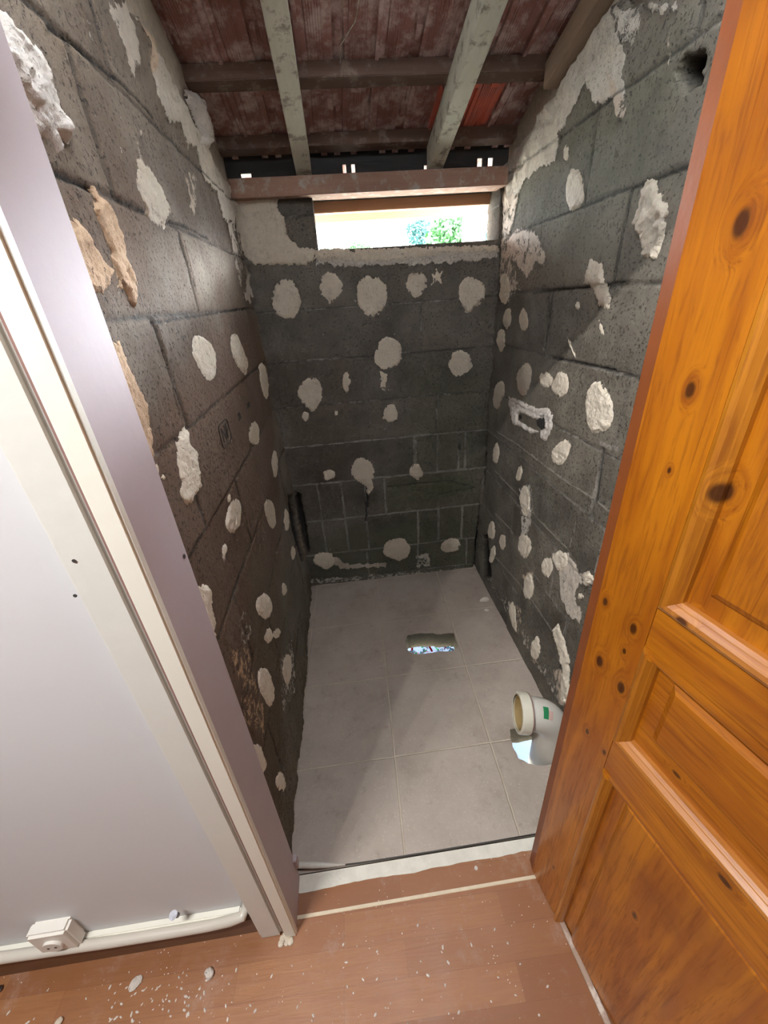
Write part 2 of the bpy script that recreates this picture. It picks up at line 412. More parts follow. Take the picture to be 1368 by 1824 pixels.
        key = es[:, 0] * (nu * nv) + es[:, 1]; uq, inv, cnt = np.unique(key, return_inverse=True, return_counts=True)
        be = e[cnt[inv] == 1]
        bv = np.unique(be); mp = -np.ones(nu * nv, int); mp[bv] = np.arange(len(bv)) + len(P)
        off = {'L': (-thick, 0, 0), 'R': (thick, 0, 0), 'B': (0, thick, 0)}[s.axis]
        P2 = np.concatenate([P, P[bv] + np.array(off)])
        rim = np.stack([be[:, 1], be[:, 0], mp[be[:, 0]], mp[be[:, 1]]], -1)
        F = np.concatenate([Qk, rim])
        me = bpy.data.meshes.new(s.name)
        me.vertices.add(len(P2)); me.vertices.foreach_set('co', P2.astype(np.float32).ravel())
        me.loops.add(len(F) * 4); me.loops.foreach_set('vertex_index', F.astype(np.int32).ravel())
        me.polygons.add(len(F)); me.polygons.foreach_set('loop_start', (np.arange(len(F)) * 4).astype(np.int32))
        me.update(calc_edges=True); me.validate()
        for nm, arr in (('feat', f), ('stain', st)):  # stain: colour tints, partly painted light and shade
            a = me.color_attributes.new(nm, 'FLOAT_COLOR', 'POINT')
            A = np.concatenate([arr.reshape(-1, 4), arr.reshape(-1, 4)[bv]]); a.data.foreach_set('color', A.astype(np.float32).ravel())
        me.polygons.foreach_set('use_smooth', [True] * len(me.polygons))
        bm = bmesh.new(); bm.from_mesh(me)
        loose = [w for w in bm.verts if not w.link_faces]; bmesh.ops.delete(bm, geom=loose, context='VERTS')
        bmesh.ops.recalc_face_normals(bm, faces=bm.faces[:]); bm.to_mesh(me); bm.free()
        s.o = link(s.name, me, s.mat); s.o['kind'] = 'structure'
        return s.o
    def patch(s, pts, thick=.006, mat='plaster', res=.0019, rag=.0052, name='plaster_patch', holes=(), soft=.008, seed=0):
        poly = s.poly(pts); us = [p[0] for p in poly]; vs = [p[1] for p in poly]; m = .012
        nu = int((max(us) - min(us) + 2 * m) / res) + 2; nv = int((max(vs) - min(vs) + 2 * m) / res) + 2
        U = np.linspace(min(us) - m, max(us) + m, nu)[:, None] * np.ones((1, nv)); V = np.ones((nu, 1)) * np.linspace(min(vs) - m, max(vs) + m, nv)[None]
        sd = sdf(U, V, poly) + rag * .9 * fbm(U, V, .020, 20 + seed) + rag * 1.1 * fbm(U, V * .5, .0065, 30 + seed)
        for hpts in holes:
            sd = np.minimum(sd, -sdf(U, V, s.poly(hpts)) + rag * .5 * fbm(U, V, .008, 40))
        sd = sd - .030 * np.clip(fbm(U, V * .7, .013, 90 + seed) - .22, 0, 1) * sstep(.022, .0, sd)
        h0, _, _ = s.fields(U, V)
        rel = .50 + 1.1 * vn(U / .013, V / .013, 50 + seed) * vn(U / .03, V / .03, 60 + seed) + .35 * fbm(U, V, .006, 70)
        h = np.maximum(h0, -.002) + np.clip(sd / soft, -1, 1) * thick * rel
        keepv = sd > -soft * .35
        x, y, z = s.xyz(U, V, h); P = np.stack([x, y, z], -1).reshape(-1, 3)
        I = np.arange(nu * nv).reshape(nu, nv); Q = np.stack([I[:-1, :-1], I[1:, :-1], I[1:, 1:], I[:-1, 1:]], -1)
        kk = keepv[:-1, :-1] & keepv[1:, :-1] & keepv[1:, 1:] & keepv[:-1, 1:]
        Qk = Q[kk]
        if len(Qk) == 0: return None
        used = np.unique(Qk); mp = -np.ones(nu * nv, int); mp[used] = np.arange(len(used))
        me = bpy.data.meshes.new(name); me.from_pydata(P[used].tolist(), [], mp[Qk].tolist())
        bm = bmesh.new(); bm.from_mesh(me)
        ret = bmesh.ops.extrude_edge_only(bm, edges=[e for e in bm.edges if len(e.link_faces) == 1])
        d = {'L': Vector((-.006, 0, 0)), 'R': Vector((.006, 0, 0)), 'B': Vector((0, .006, 0))}[s.axis]
        for w in ret['geom']:
            if isinstance(w, bmesh.types.BMVert): w.co += d
        return obj(name, bm, M[mat], s.o, smooth=True)

def ell(cx, cy, rx, ry, ang=0, tail=0, n=22, seed=0):
    """outline of a dab: an ellipse with an uneven rim"""
    r = random.Random(int(cx * 13 + cy * 7 + seed)); a = math.radians(ang); out = []
    ph = [r.uniform(0, 6.28) for _ in range(3)]
    for i in range(n):
        t = i * 2 * math.pi / n; q = 1 + .05 * math.sin(2 * t + ph[0]) + .05 * math.sin(3 * t + ph[1]) + .03 * math.sin(5 * t + ph[2])
        x, y = rx * math.cos(t) * q, ry * math.sin(t) * q
        if tail and 0 < math.sin(t) and abs(math.cos(t)) < .35: y += tail
        out.append((cx + x * math.cos(a) - y * math.sin(a), cy + x * math.sin(a) + y * math.cos(a)))
    return out

# ---- back wall
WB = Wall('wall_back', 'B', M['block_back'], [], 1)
bx = lambda x, y: WB.q((x, y))[0]
WB.rows = [(-.1, .02, [], .2), (.02, .205, [bx(655, 1000), bx(745, 1000), bx(830, 1000)], .5), (.205, .42, [bx(577, 950), bx(618, 950), bx(655, 950), bx(745, 950), bx(781, 950), bx(822, 950)], .7),
           (.42, .635, [bx(568, 885), bx(610, 885), bx(652, 885), bx(686, 885)], .55), (.635, .84, [bx(738, 815), bx(779, 815), bx(817, 815), bx(828, 815)], .6),
           (.84, 1.03, [bx(778, 745)], .2), (1.03, 1.228, [], .15), (1.228, 1.43, [bx(750, 590)], .3), (1.43, 1.75, [], .1), (1.75, 2.4, [], .1)]
WB.cavs = [(WB.poly([(524, 872), (534, 880), (545, 930), (553, 985), (546, 985), (530, 930)]), .03), (WB.poly([(846, 960), (858, 880), (864, 890), (866, 1005), (842, 1015), (846, 985)]), .03),
           (WB.poly([(816, 770), (822, 772), (821, 805), (815, 828)]), .012), (WB.poly([(651, 865), (658, 885), (654, 935), (650, 935)]), .006)]
WB.smears = [(WB.poly([(560, 448), (890, 440), (892, 462), (800, 470), (720, 474), (640, 476), (560, 476)]), .75, 0, .003),
             (WB.poly([(575, 995), (600, 990), (612, 1004), (690, 1001), (688, 1010), (610, 1014)]), .7, .2, .002), (WB.poly([(690, 655), (700, 700), (676, 700), (668, 660)]), .45, 0, .001),
             (WB.poly([(735, 985), (765, 985), (770, 1010), (740, 1012)]), .55, 0, .002), (WB.poly([(545, 1030), (850, 1008), (850, 1018), (545, 1042)]), .5, 0, .003)]
WB.stains = [('green_tint', WB.poly([(690, 850), (850, 835), (850, 880), (690, 915)]), .55, .05), ('green_tint', WB.poly([(560, 960), (850, 900), (850, 1015), (560, 1030)]), .45, .06), ('green_tint', WB.poly([(740, 660), (870, 650), (850, 1015), (700, 1020)]), .3, .08),  # green of lens flare painted into the wall colour
             ('brown_tint', WB.poly([(470, 640), (640, 640), (620, 900), (540, 900)]), .7, .08)]
WB.cracks = [(WB.poly([(740, 775), (741, 830)]), .010, -.5), (WB.poly([(690, 866), (800, 856), (846, 868)]), .004, .8), (WB.poly([(782, 880), (844, 868)]), .004, .6)]
def back_rough(U, V):
    e = np.minimum(U + .33, .69 - U); return sstep(.05, 0, e) * .012 * fbm(U, V, .03, 77)
OPEN = (-.045, .690, 1.632, 1.812)
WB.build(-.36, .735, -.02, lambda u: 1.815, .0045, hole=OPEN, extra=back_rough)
tag(WB.o, 'far bare block wall dotted with plaster dabs under the narrow window opening', 'wall')
for i, a in enumerate([(510, 533, 27, 34, -8), (589, 509, 20, 24, 0, 9), (662, 527, 27, 37, 0), (742, 506, 18, 23, 0), (840, 521, 23, 29, 10, 8), (691, 630, 25, 28, 0), (820, 647, 20, 24, 0),
                       (553, 700, 22, 26, -8, 6), (617, 680, 7, 20, -3), (696, 737, 13, 17, 10), (646, 838, 21, 22, 0), (586, 846, 10, 11, 30), (741, 840, 11, 14, 0), (598, 736, 4, 5, 0),
                       (544, 742, 5, 9, 0), (707, 978, 24, 20, -10), (803, 972, 18, 12, -20), (578, 998, 20, 14, 0)]):
    WB.patch(ell(*a), seed=i)
WB.patch([(777, 478), (783, 488), (790, 480), (784, 494), (788, 507), (779, 499), (768, 508), (773, 496), (767, 486), (775, 490)], .004, seed=31, rag=.003)
WB.patch([(640, 858), (662, 850), (666, 868), (656, 882), (652, 866)], seed=32)
WB.patch([(676, 660), (690, 668), (686, 690), (678, 690), (680, 676)], .004, seed=33)
WB.patch([(415, 345), (450, 340), (496, 350), (494, 368), (505, 385), (508, 408), (516, 425), (530, 436), (562, 443), (562, 462), (548, 472), (455, 473), (437, 458), (418, 440), (412, 400)], .010, 'plaster', .003, .006, 'plaster_render', soft=.008, seed=34)
WB.patch([(560, 444), (700, 442), (888, 436), (888, 447), (800, 452), (690, 466), (560, 462)], .006, 'plaster', .003, .005, 'sill_render', soft=.008, seed=35)

# ---- left wall
roof_top = lambda y: 2.255 - .225 * y
WL = Wall('wall_left', 'L', M['block_left'], [], 2)
WL.rows = [(-.1, .20, [.9, 1.4], .1), (.20, .42, [.75, 1.2, 1.66], .1), (.42, .63, [1.0, 1.45], .1), (.63, .84, [.8, 1.25, 1.7], .1), (.84, 1.04, [1.05, 1.55], .05), (1.04, 1.24, [.78, 1.3], .1),
           (1.24, 1.447, [WL.q((300, 650))[0], 1.45], .1), (1.447, 1.618, [WL.q((335, 480))[0], 1.7], 0.), (1.618, 1.80, [.85, 1.30], 0.), (1.80, 3, [1.0, 1.5], 0.)]
WL.cracks = [(WL.poly([(88, 50), (140, 85), (200, 135), (270, 208)]), .0045, 1.), (WL.poly([(80, 298), (120, 318), (168, 338)]), .005, 1.), (WL.poly([(300, 395), (330, 405), (372, 425)]), .004, .9),
             (WL.poly([(272, 575), (360, 562), (440, 550)]), .003, .9), (WL.poly([(280, 590), (300, 650), (320, 745)]), .0025, .9), (WL.poly([(328, 440), (348, 520)]), .002, .8)]
WL.smears = [(WL.poly([(185, 0), (225, 0), (242, 70), (245, 115), (236, 150), (222, 110), (205, 60)]), .75, .15, .004),
             (WL.poly([(228, 0), (256, 0), (285, 55), (310, 100), (335, 165), (352, 170), (372, 220), (380, 262), (402, 320), (416, 365), (416, 400), (398, 395), (385, 345), (362, 320), (350, 265), (326, 262), (318, 232), (296, 222), (276, 170), (262, 120), (248, 60)]), .80, .10, .007),
             (WL.poly([(232, 0), (246, 0), (262, 60), (275, 120), (262, 130), (246, 60)]), .5, .6, .002),
             (WL.poly([(232, 220), (252, 230), (246, 270), (258, 300), (240, 300)]), .60, .3, .002), (WL.poly([(318, 300), (350, 305), (355, 340), (348, 400), (336, 370), (332, 330)]), .5, .4, .002),
             (WL.poly([(120, 0), (140, 0), (136, 20), (122, 12)]), .7, 0, .002), (WL.poly([(150, 35), (158, 50), (172, 80), (160, 70)]), .6, 0, .001), (WL.poly([(135, 185), (160, 225), (150, 230)]), .55, 0, .001),
             (WL.poly([(440, 480), (452, 500), (446, 545), (434, 530)]), .7, .1, .005),
             (WL.poly([(415, 330), (432, 420), (430, 520), (418, 470), (404, 400)]), .55, .2, .006),
             (WL.poly([(345, 560), (440, 548), (440, 553), (345, 568)]), .6, 0, .001), (WL.poly([(395, 985), (404, 990), (412, 1030), (400, 1020)]), .45, .2, .001),
             (WL.poly([(420, 1075), (440, 1080), (448, 1130), (430, 1180), (418, 1130)]), .42, .1, .002), (WL.poly([(495, 1170), (520, 1130), (524, 1240), (500, 1290)]), .42, .1, .003),
             (WL.poly([(400, 1140), (440, 1150), (470, 1260), (470, 1330), (430, 1290)]), .44, .9, .004)]
WL.stains = [('brown_tint', WL.poly([(250, 800), (370, 590), (470, 560), (500, 900), (500, 1560), (420, 1400)]), .9, .05), ('brown_tint', WL.poly([(80, 300), (260, 300), (260, 520), (150, 520)]), .6, .08),  # warm light and the shade below the daylight band, put into the colour
             ('green_tint', WL.poly([(440, 1000), (560, 1000), (540, 1560), (470, 1540)]), .3, .08)]
WL.cavs = [(WL.poly([(512, 880), (524, 880), (545, 1000), (538, 1010), (520, 940)]), .03)]
def left_rough(U, V):
    e = sstep(.10, 0, 1.91 - U) * .010 * fbm(U, V, .035, 78); t = sstep(.10, 0, roof_top(U) - V) * .018 * fbm(U, V, .05, 79)
    b = sstep(.35, .05, V) * .014 * fbm(U, V, .04, 80)
    return e + t + b
WL.build(.562, 1.925, -.02, roof_top, .0042, extra=left_rough)
tag(WL.o, 'left bare block side wall with a daylight band and drippy plaster dabs', 'wall')
for i, a in enumerate([(363, 637, 17, 43, -15), (425, 630, 11, 40, -16), (470, 678, 7, 31, -8), (453, 772, 9, 21, 0), (416, 920, 14, 30, 6), (482, 914, 8, 28, -12), (511, 926, 4, 20, -5), (490, 826, 5, 25, -3),
                       (469, 1080, 14, 23, 0), (478, 1132, 7, 14, 10), (492, 1128, 6, 9, 0), (474, 1222, 12, 35, -10), (509, 1192, 8, 27, 3), (460, 1353, 13, 28, -5), (500, 1392, 8, 20, -5), (401, 980, 4, 12, 0),
                       (293, 850, 4, 3, 0), (281, 836, 3, 9, -10), (408, 888, 3, 8, 0), (522, 985, 4, 12, 0), (505, 1050, 4, 12, 0)]):
    WL.patch(ell(*a), seed=i + 40, mat='plaster', rag=.003, thick=.005)
WL.patch([(328, 762), (334, 770), (334, 790), (348, 805), (352, 840), (356, 865), (348, 880), (342, 898), (328, 900), (323, 880), (322, 850), (316, 820), (318, 790), (322, 770)], .006, 'plaster', seed=61)
WL.patch([(345, 1045), (370, 1042), (376, 1080), (382, 1110), (380, 1140), (366, 1150), (352, 1110)], .006, 'plaster', seed=62)
WL.patch([(0, 20), (25, 40), (70, 85), (88, 130), (108, 190), (128, 225), (126, 255), (105, 270), (88, 245), (62, 238), (40, 180), (10, 120), (-20, 60)], .014, 'plaster_white', .003, .006, soft=.015, seed=63)
WL.patch([(238, 285), (262, 300), (285, 330), (300, 375), (292, 405), (276, 402), (255, 372), (242, 335)], .005, 'plaster', .0025, .009, seed=64)
WL.patch([(172, 335), (180, 352), (205, 375), (218, 420), (230, 470), (246, 530), (240, 548), (226, 520), (212, 512), (200, 450), (182, 400), (170, 370)], .008, 'plaster_tan', .0025, .006, seed=65)
WL.patch([(120, 390), (140, 390), (165, 430), (185, 462), (202, 485), (190, 515), (160, 525), (130, 480), (105, 420)], .008, 'plaster_tan', .0025, .006, seed=66)
WL.patch([(205, 605), (215, 612), (236, 665), (262, 720), (270, 785), (278, 830), (255, 820), (232, 770), (206, 690), (190, 640)], .007, 'plaster_tan', .0025, .006, seed=67)
WL.patch([(333, 166), (345, 164), (360, 195), (372, 235), (370, 262), (355, 262), (350, 215), (338, 185)], .022, 'plaster_white', .003, .006, 'foam_blob', soft=.014, seed=68)
# ink stamp on a block of the left wall (a rounded box with two letters, then worn marks)
def wall_text(wall, body, px, size, ang, mat, name):
    cu = bpy.data.curves.new(name, 'FONT'); cu.body = body; cu.size = size; cu.extrude = .0006; cu.align_x = 'CENTER'; cu.align_y = 'CENTER'
    t = bpy.data.objects.new(name, cu); COL.objects.link(t); dg = bpy.context.evaluated_depsgraph_get()
    me = bpy.data.meshes.new_from_object(t.evaluated_get(dg)); bpy.data.objects.remove(t)
    c = wall.q(px); co = math.cos(ang); si = math.sin(ang)
    for w in me.vertices:
        a, b = w.co.x * co - w.co.y * si, w.co.x * si + w.co.y * co
        u = np.array([c[0] + a]); vv = np.array([c[1] + b]); hh, _, _ = wall.fields(u, vv)
        w.co = Vector([float(q_) for q_ in (lambda r: (r[0][0] if hasattr(r[0], '__len__') else r[0], r[1][0] if hasattr(r[1], '__len__') else r[1], r[2][0] if hasattr(r[2], '__len__') else r[2]))(wall.xyz(u, vv, hh + .0016 + w.co.z))])
    me.materials.clear()
    return link(name, me, M[mat], wall.o)
wall_text(WL, 'NF', (399, 772), .052, 0, 'ink', 'block_stamp')
wall_text(WL, '20', (425, 742), .030, 0, 'ink', 'block_stamp')
wall_text(WL, 'B40', (443, 722), .026, 0, 'ink', 'block_stamp')
def stroke(wall, pts, w, name):
    bm = bmesh.new(); P = []
    for a in pts:
        u, vv = np.array([a[0]]), np.array([a[1]]); h, _, _ = wall.fields(u, vv); x, y, z = wall.xyz(u, vv, h + .001)
        P.append((float(np.ravel(x)[0]), float(np.ravel(y)[0]), float(np.ravel(z)[0])))
    tube(bm, P, w, 6); return obj(name, bm, M['ink'], wall.o)
cu_, cv_ = WL.q((399, 772)); fr = []
for i in range(25):
    t = i * 2 * math.pi / 24; sx, sy = math.cos(t), math.sin(t)
    fr.append((cu_ + .048 * math.copysign(abs(sx) ** .4, sx), cv_ + .030 * math.copysign(abs(sy) ** .4, sy)))
stroke(WL, fr, .0013, 'stamp_frame')
wall_text(WB, 'N', (562, 829), .032, 0, 'ink', 'block_stamp')

# ---- right wall
WR = Wall('wall_right', 'R', M['block_right'], [], 3)
rq = lambda x, y: WR.q((x, y))[0]
WR.rows = [(-.1, .24, [rq(905, 1090), .95], .3), (.24, .44, [rq(935, 1000), rq(1015, 1090)], .5), (.44, .64, [rq(915, 900), 1.1], .5), (.64, .84, [rq(950, 860), .9], .5), (.84, 1.04, [rq(1066, 850), 1.75], .5),
           (1.04, 1.245, [rq(905, 700), .95], .25), (1.245, 1.443, [rq(976, 580)], .1), (1.443, 1.64, [1.55, 1.1], .0), (1.64, 1.84, [1.3, .9], 0.), (1.84, 3, [1.0], 0.)]
WR.cracks = [(WR.poly([(985, 638), (1040, 648), (1095, 660)]), .004, 1.), (WR.poly([(950, 522), (1060, 510), (1120, 500)]), .003, .8), (WR.poly([(978, 520), (976, 620)]), .003, .7),
             (WR.poly([(1075, 800), (1070, 830), (1062, 892)]), .008, .8), (WR.poly([(884, 768), (920, 790), (1000, 850), (1060, 890), (1090, 915)]), .006, -.9), (WR.poly([(880, 838), (920, 880), (965, 930), (1010, 975)]), .006, -.8), (WR.poly([(882, 915), (915, 950)]), .008, -.9),
             (WR.poly([(880, 990), (950, 1070), (1000, 1150), (1010, 1180)]), .007, -.8), (WR.poly([(1027, 930), (1016, 975)]), .002, -1), (WR.poly([(1072, 790), (1100, 800)]), .010, -.8),
             (WR.poly([(968, 620), (974, 640)]), .002, -1), (WR.poly([(1010, 600), (1026, 638)]), .003, -1)]
WR.smears = [(WR.poly([(1062, 0), (1092, 0), (1112, 50), (1120, 100), (1118, 160), (1108, 222), (1092, 180), (1062, 190), (1048, 150), (1030, 185), (1000, 240), (990, 290), (965, 300), (935, 322), (915, 360), (900, 380), (885, 320), (905, 250), (945, 200), (985, 165), (1030, 80)]), .88, 0, .006),
             (WR.poly([(1100, 0), (1150, 0), (1140, 60), (1125, 110), (1108, 60)]), .62, 0, .003), (WR.poly([(1150, 0), (1225, 0), (1205, 25), (1178, 30), (1160, 20)]), .75, 0, .004),
             (WR.poly([(1190, 20), (1205, 40), (1200, 80), (1192, 130), (1185, 80)]), .60, .3, .002), (WR.poly([(1085, 130), (1120, 190), (1115, 225), (1100, 200)]), .7, .3, .003),
             (WR.poly([(884, 330), (905, 350), (925, 345), (915, 400), (900, 440), (884, 440)]), .62, .25, .005),
             (WR.poly([(925, 400), (960, 415), (975, 450), (972, 480), (955, 470), (940, 500), (915, 470), (895, 460), (890, 440)]), .62, .2, .004),
             (WR.poly([(890, 440), (915, 460), (930, 520), (905, 540), (890, 500)]), .55, .3, .004),
             (WR.poly([(985, 985), (1015, 985), (1030, 1015), (1055, 1020), (1062, 1045), (1035, 1045), (1022, 1060), (1038, 1090), (1036, 1115), (1012, 1095), (998, 1060), (996, 1030)]), .78, .15, .004),
             (WR.poly([(925, 870), (945, 860), (950, 905), (940, 985), (925, 980), (930, 930)]), .6, 0, .004), (WR.poly([(905, 1065), (930, 1080), (935, 1130), (918, 1130)]), .46, .5, .001),
             (WR.poly([(930, 1020), (952, 1010), (955, 1060), (940, 1070)]), .5, .5, .001), (WR.poly([(985, 1190), (1010, 1185), (1020, 1260), (1000, 1260)]), .6, .4, .004),
             (WR.poly([(940, 1140), (965, 1150), (960, 1190), (945, 1180)]), .5, .4, .001), (WR.poly([(1128, 365), (1140, 300), (1188, 340), (1175, 470), (1140, 460)]), .35, .1, .001),
             (WR.poly([(865, 1030), (880, 1025), (1010, 1240), (1000, 1262)]), .44, .1, .003)]
WR.stains = [('brown_tint', WR.poly([(985, 1090), (1005, 1090), (1000, 1150), (980, 1140)]), .9, .02), ('brown_tint', WR.poly([(915, 900), (935, 910), (930, 970), (915, 950)]), .9, .02), ('green_tint', WR.poly([(890, 300), (1050, 300), (1100, 460), (890, 480)]), .25, .06),
             ('brown_tint', WR.poly([(860, 480), (940, 520), (900, 700), (860, 700)]), .5, .05), ('green_tint', WR.poly([(1000, 250), (1200, 100), (1200, 300), (1040, 440)]), .35, .08)]
WR.cavs = [(WR.poly([(1207, 125), (1225, 95), (1260, 90), (1250, 150), (1222, 168), (1208, 150)]), .05), (WR.poly([(1098, 268), (1103, 262), (1104, 278), (1098, 280)]), .01),
           (WR.poly([(868, 950), (876, 1030), (860, 1030), (858, 950)]), .03), (WR.poly([(860, 700), (868, 710), (866, 830), (860, 900)]), .01)]
def right_rough(U, V):
    e = sstep(.10, 0, 1.91 - U) * .010 * fbm(U, V, .035, 88); t = sstep(.14, 0, roof_top(U) + .03 - V) * .02 * fbm(U, V, .05, 89)
    return e + t
WR.build(.562, 1.925, -.02, lambda y: roof_top(y) + .05, .0042, extra=right_rough)
tag(WR.o, 'right bare block side wall with a cut socket recess and plaster dabs', 'wall')
for i, a in enumerate([(1068, 727, 26, 45, 0), (935, 675, 13, 29, 5), (974, 676, 12, 14, 0), (1000, 685, 15, 22, 0), (1001, 806, 14, 25, 30), (888, 703, 10, 25, 12), (883, 808, 6, 17, 3), (934, 570, 8, 20, 0), (905, 567, 8, 18, 8),
                       (893, 605, 8, 19, 8), (900, 515, 10, 28, 3), (925, 843, 5, 13, 8), (936, 893, 10, 26, -5), (936, 972, 11, 22, 0), (875, 945, 6, 16, 0), (895, 965, 6, 13, 0), (877, 988, 5, 15, 8), (976, 1010, 11, 17, 0),
                       (1000, 998, 13, 18, 0), (1035, 1062, 5, 6, 0), (1023, 338, 17, 36, 3), (1028, 545, 4, 8, 0), (1070, 582, 3, 17, -15), (1018, 620, 2.5, 17, -22), (1008, 272, 5, 14, 0), (1048, 1030, 8, 14, 0), (943, 1045, 9, 24, 0), (916, 1098, 6, 26, -8), (956, 1155, 8, 20, 0)]):
    WR.patch(ell(*a), seed=i + 80, mat='plaster', rag=.0035, thick=.007 if i == 0 else .005)
WR.patch([(1150, 320), (1168, 322), (1172, 340), (1186, 350), (1192, 380), (1180, 430), (1168, 462), (1148, 458), (1140, 430), (1126, 395), (1138, 370), (1142, 340)], .010, 'plaster', .0025, .005, seed=120)
WR.patch([(1052, 462), (1075, 470), (1078, 500), (1088, 530), (1085, 552), (1068, 545), (1058, 515), (1042, 505), (1046, 480)], .007, 'plaster', .0025, .006, seed=121)
WR.patch([(908, 706), (925, 712), (945, 722), (962, 728), (975, 724), (986, 738), (984, 765), (974, 785), (966, 783), (965, 770), (945, 772), (928, 760), (914, 755), (910, 730)], .008, 'plaster_white', .0022, .004, 'socket_plaster',
         holes=[[(924, 738), (932, 736), (958, 748), (972, 742), (973, 762), (962, 768), (950, 764), (924, 748)]], seed=122)
WR.patch([(957, 742), (970, 744), (972, 760), (966, 766), (958, 758)], .003, 'cut_hole', .002, .001, 'socket_hole', soft=.003, seed=123)
WR.patch([(925, 740), (930, 738), (931, 746), (926, 747)], .003, 'cut_hole', .002, .001, 'socket_hole', soft=.003, seed=124)
WR.patch([(985, 1120), (998, 1112), (1012, 1170), (1018, 1250), (1000, 1250), (1003, 1190)], .008, 'plaster', .0025, .008, seed=125)

# ------------------------------------------------------------------ floors
def floor_slab(name, outer, holes, z1, z0, mat, side):
    bm = bmesh.new(); loops = []
    for L in [outer] + holes:
        vs = [bm.verts.new((x, y, z1)) for x, y in L]; es = [bm.edges.new((vs[i], vs[(i + 1) % len(vs)])) for i in range(len(vs))]; loops.append((vs, es))
    bmesh.ops.triangle_fill(bm, use_beauty=True, use_dissolve=False, edges=[e for _, es in loops for e in es])
    nf = len(bm.faces)
    for vs, es in loops:
        lo = [bm.verts.new((w.co.x, w.co.y, z0)) for w in vs]; n = len(vs)
        for i in range(n):
            f = bm.faces.new((vs[i], vs[(i + 1) % n], lo[(i + 1) % n], lo[i])); f.material_index = 1
    o = obj(name, bm, mat); o.data.materials.append(side); return o
def fl(q): P = unproj(q, (0, 0, 1), (0, 0, 0)); return (P.x, P.y)
def ragged(L, amp, n=5, seed=1):
    r = random.Random(seed); out = []
    for a, b in zip(L, L[1:] + L[:1]):
        for i in range(n):
            t = i / n; out.append((a[0] + (b[0] - a[0]) * t + r.uniform(-amp, amp), a[1] + (b[1] - a[1]) * t + r.uniform(-amp, amp)))
    return out
hole1 = ragged([fl(q) for q in [(722, 1143), (726, 1131), (742, 1128), (772, 1127), (778, 1130), (808, 1127), (816, 1150), (811, 1158), (762, 1163), (740, 1165), (726, 1158)]], .002, 4, 5)
hole2 = ragged([fl(q) for q in [(908, 1300), (914, 1330), (924, 1350), (942, 1360)]] + [(.545, .756), (.60, .752), (.648, .78), (.655, .84), (.63, .89), (.56, .90)], .003, 4, 6)
fb = floor_slab('floor', [(-.42, .566), (.86, .566), (.86, 1.94), (-.42, 1.94)], [hole1, hole2], -.002, -.09, M['tile_floor'], M['slab'])
tag(fb, 'dusty grey beige tiled floor of the narrow shaft with two broken holes', 'floor', kind='structure')
lam = rbox('floor_laminate', (-1.75, 1.45, -1.8, .469, -.09, 0), M['laminate'], kind='structure'); lam.name = 'floor'
tag(lam, 'brown wood-look laminate floor with white dust in front of the doorway', 'floor')
th = empty('trim_1'); th['kind'] = 'structure'; tag(th, 'worn doorway threshold of laminate with a white painted back edge', 'threshold')
rbox('laminate_board', (-.275, .46, .4765, .538, -.09, -.0005), M['laminate'], th)
bm = bmesh.new(); pts = []
n = 60; vs = []
for i in range(n + 1):
    x = -.275 + .735 * i / n; yv = .533 + .006 * float(fbm(np.array([x]), np.array([0.]), .06, 9)[0]) - .004 * (1 - i / n) * 2
    vs.append((x, yv))
top = [bm.verts.new((x, y, .001)) for x, y in vs]; back = [bm.verts.new((x, .562, .001)) for x, y in vs]; lo = [bm.verts.new((x, y, -.002)) for x, y in vs]; bl = [bm.verts.new((x, .562, -.05)) for x, y in vs]
for i in range(n):
    bm.faces.new((top[i], top[i + 1], back[i + 1], back[i])); bm.faces.new((lo[i], lo[i + 1], top[i + 1], top[i])); bm.faces.new((back[i], back[i + 1], bl[i + 1], bl[i]))
obj('painted_edge', bm, M['threshold_paint'], th)
rbox('joint_strip', (-.275, .41, .4685, .4765, -.02, .0025), M['strip'], th, bevel=.001)

# ------------------------------------------------------------------ front room shell
wf = bmesh.new()
box(wf, -1.75, -.35, .47, .56, -.09, 2.62); box(wf, .47, 1.45, .47, .56, -.09, 2.62); box(wf, -.35, .47, .47, .56, 1.925, 2.62)
o = obj('wall_front', wf, M['wall_white']); tag(o, 'smooth white painted wall left of the doorway', 'wall', kind='structure')
rbox('wall_left_room', (-1.85, -1.75, -1.9, .56, -.09, 2.6), M['wall_white'], kind='structure').name = 'wall_side'
tag(bpy.data.objects['wall_side'], 'white side wall of the front room, left of the view', 'wall')
rbox('wall_far_side', (1.45, 1.55, -1.9, .56, -.09, 2.6), M['wall_white'], kind='structure')
tag(bpy.data.objects['wall_far_side'], 'white side wall of the front room behind the open door', 'wall')
wr = bmesh.new(); box(wr, -1.85, 1.55, -1.9, -1.8, -.09, 2.6)
tag(obj('wall_rear', wr, M['wall_white']), 'plain white wall behind the photographer', 'wall', kind='structure')
rbox('ceiling', (-1.85, 1.55, -1.9, .56, 2.6, 2.68), M['ceiling_white'], kind='structure')
tag(bpy.data.objects['ceiling'], 'flat white ceiling of the front room', 'ceiling')
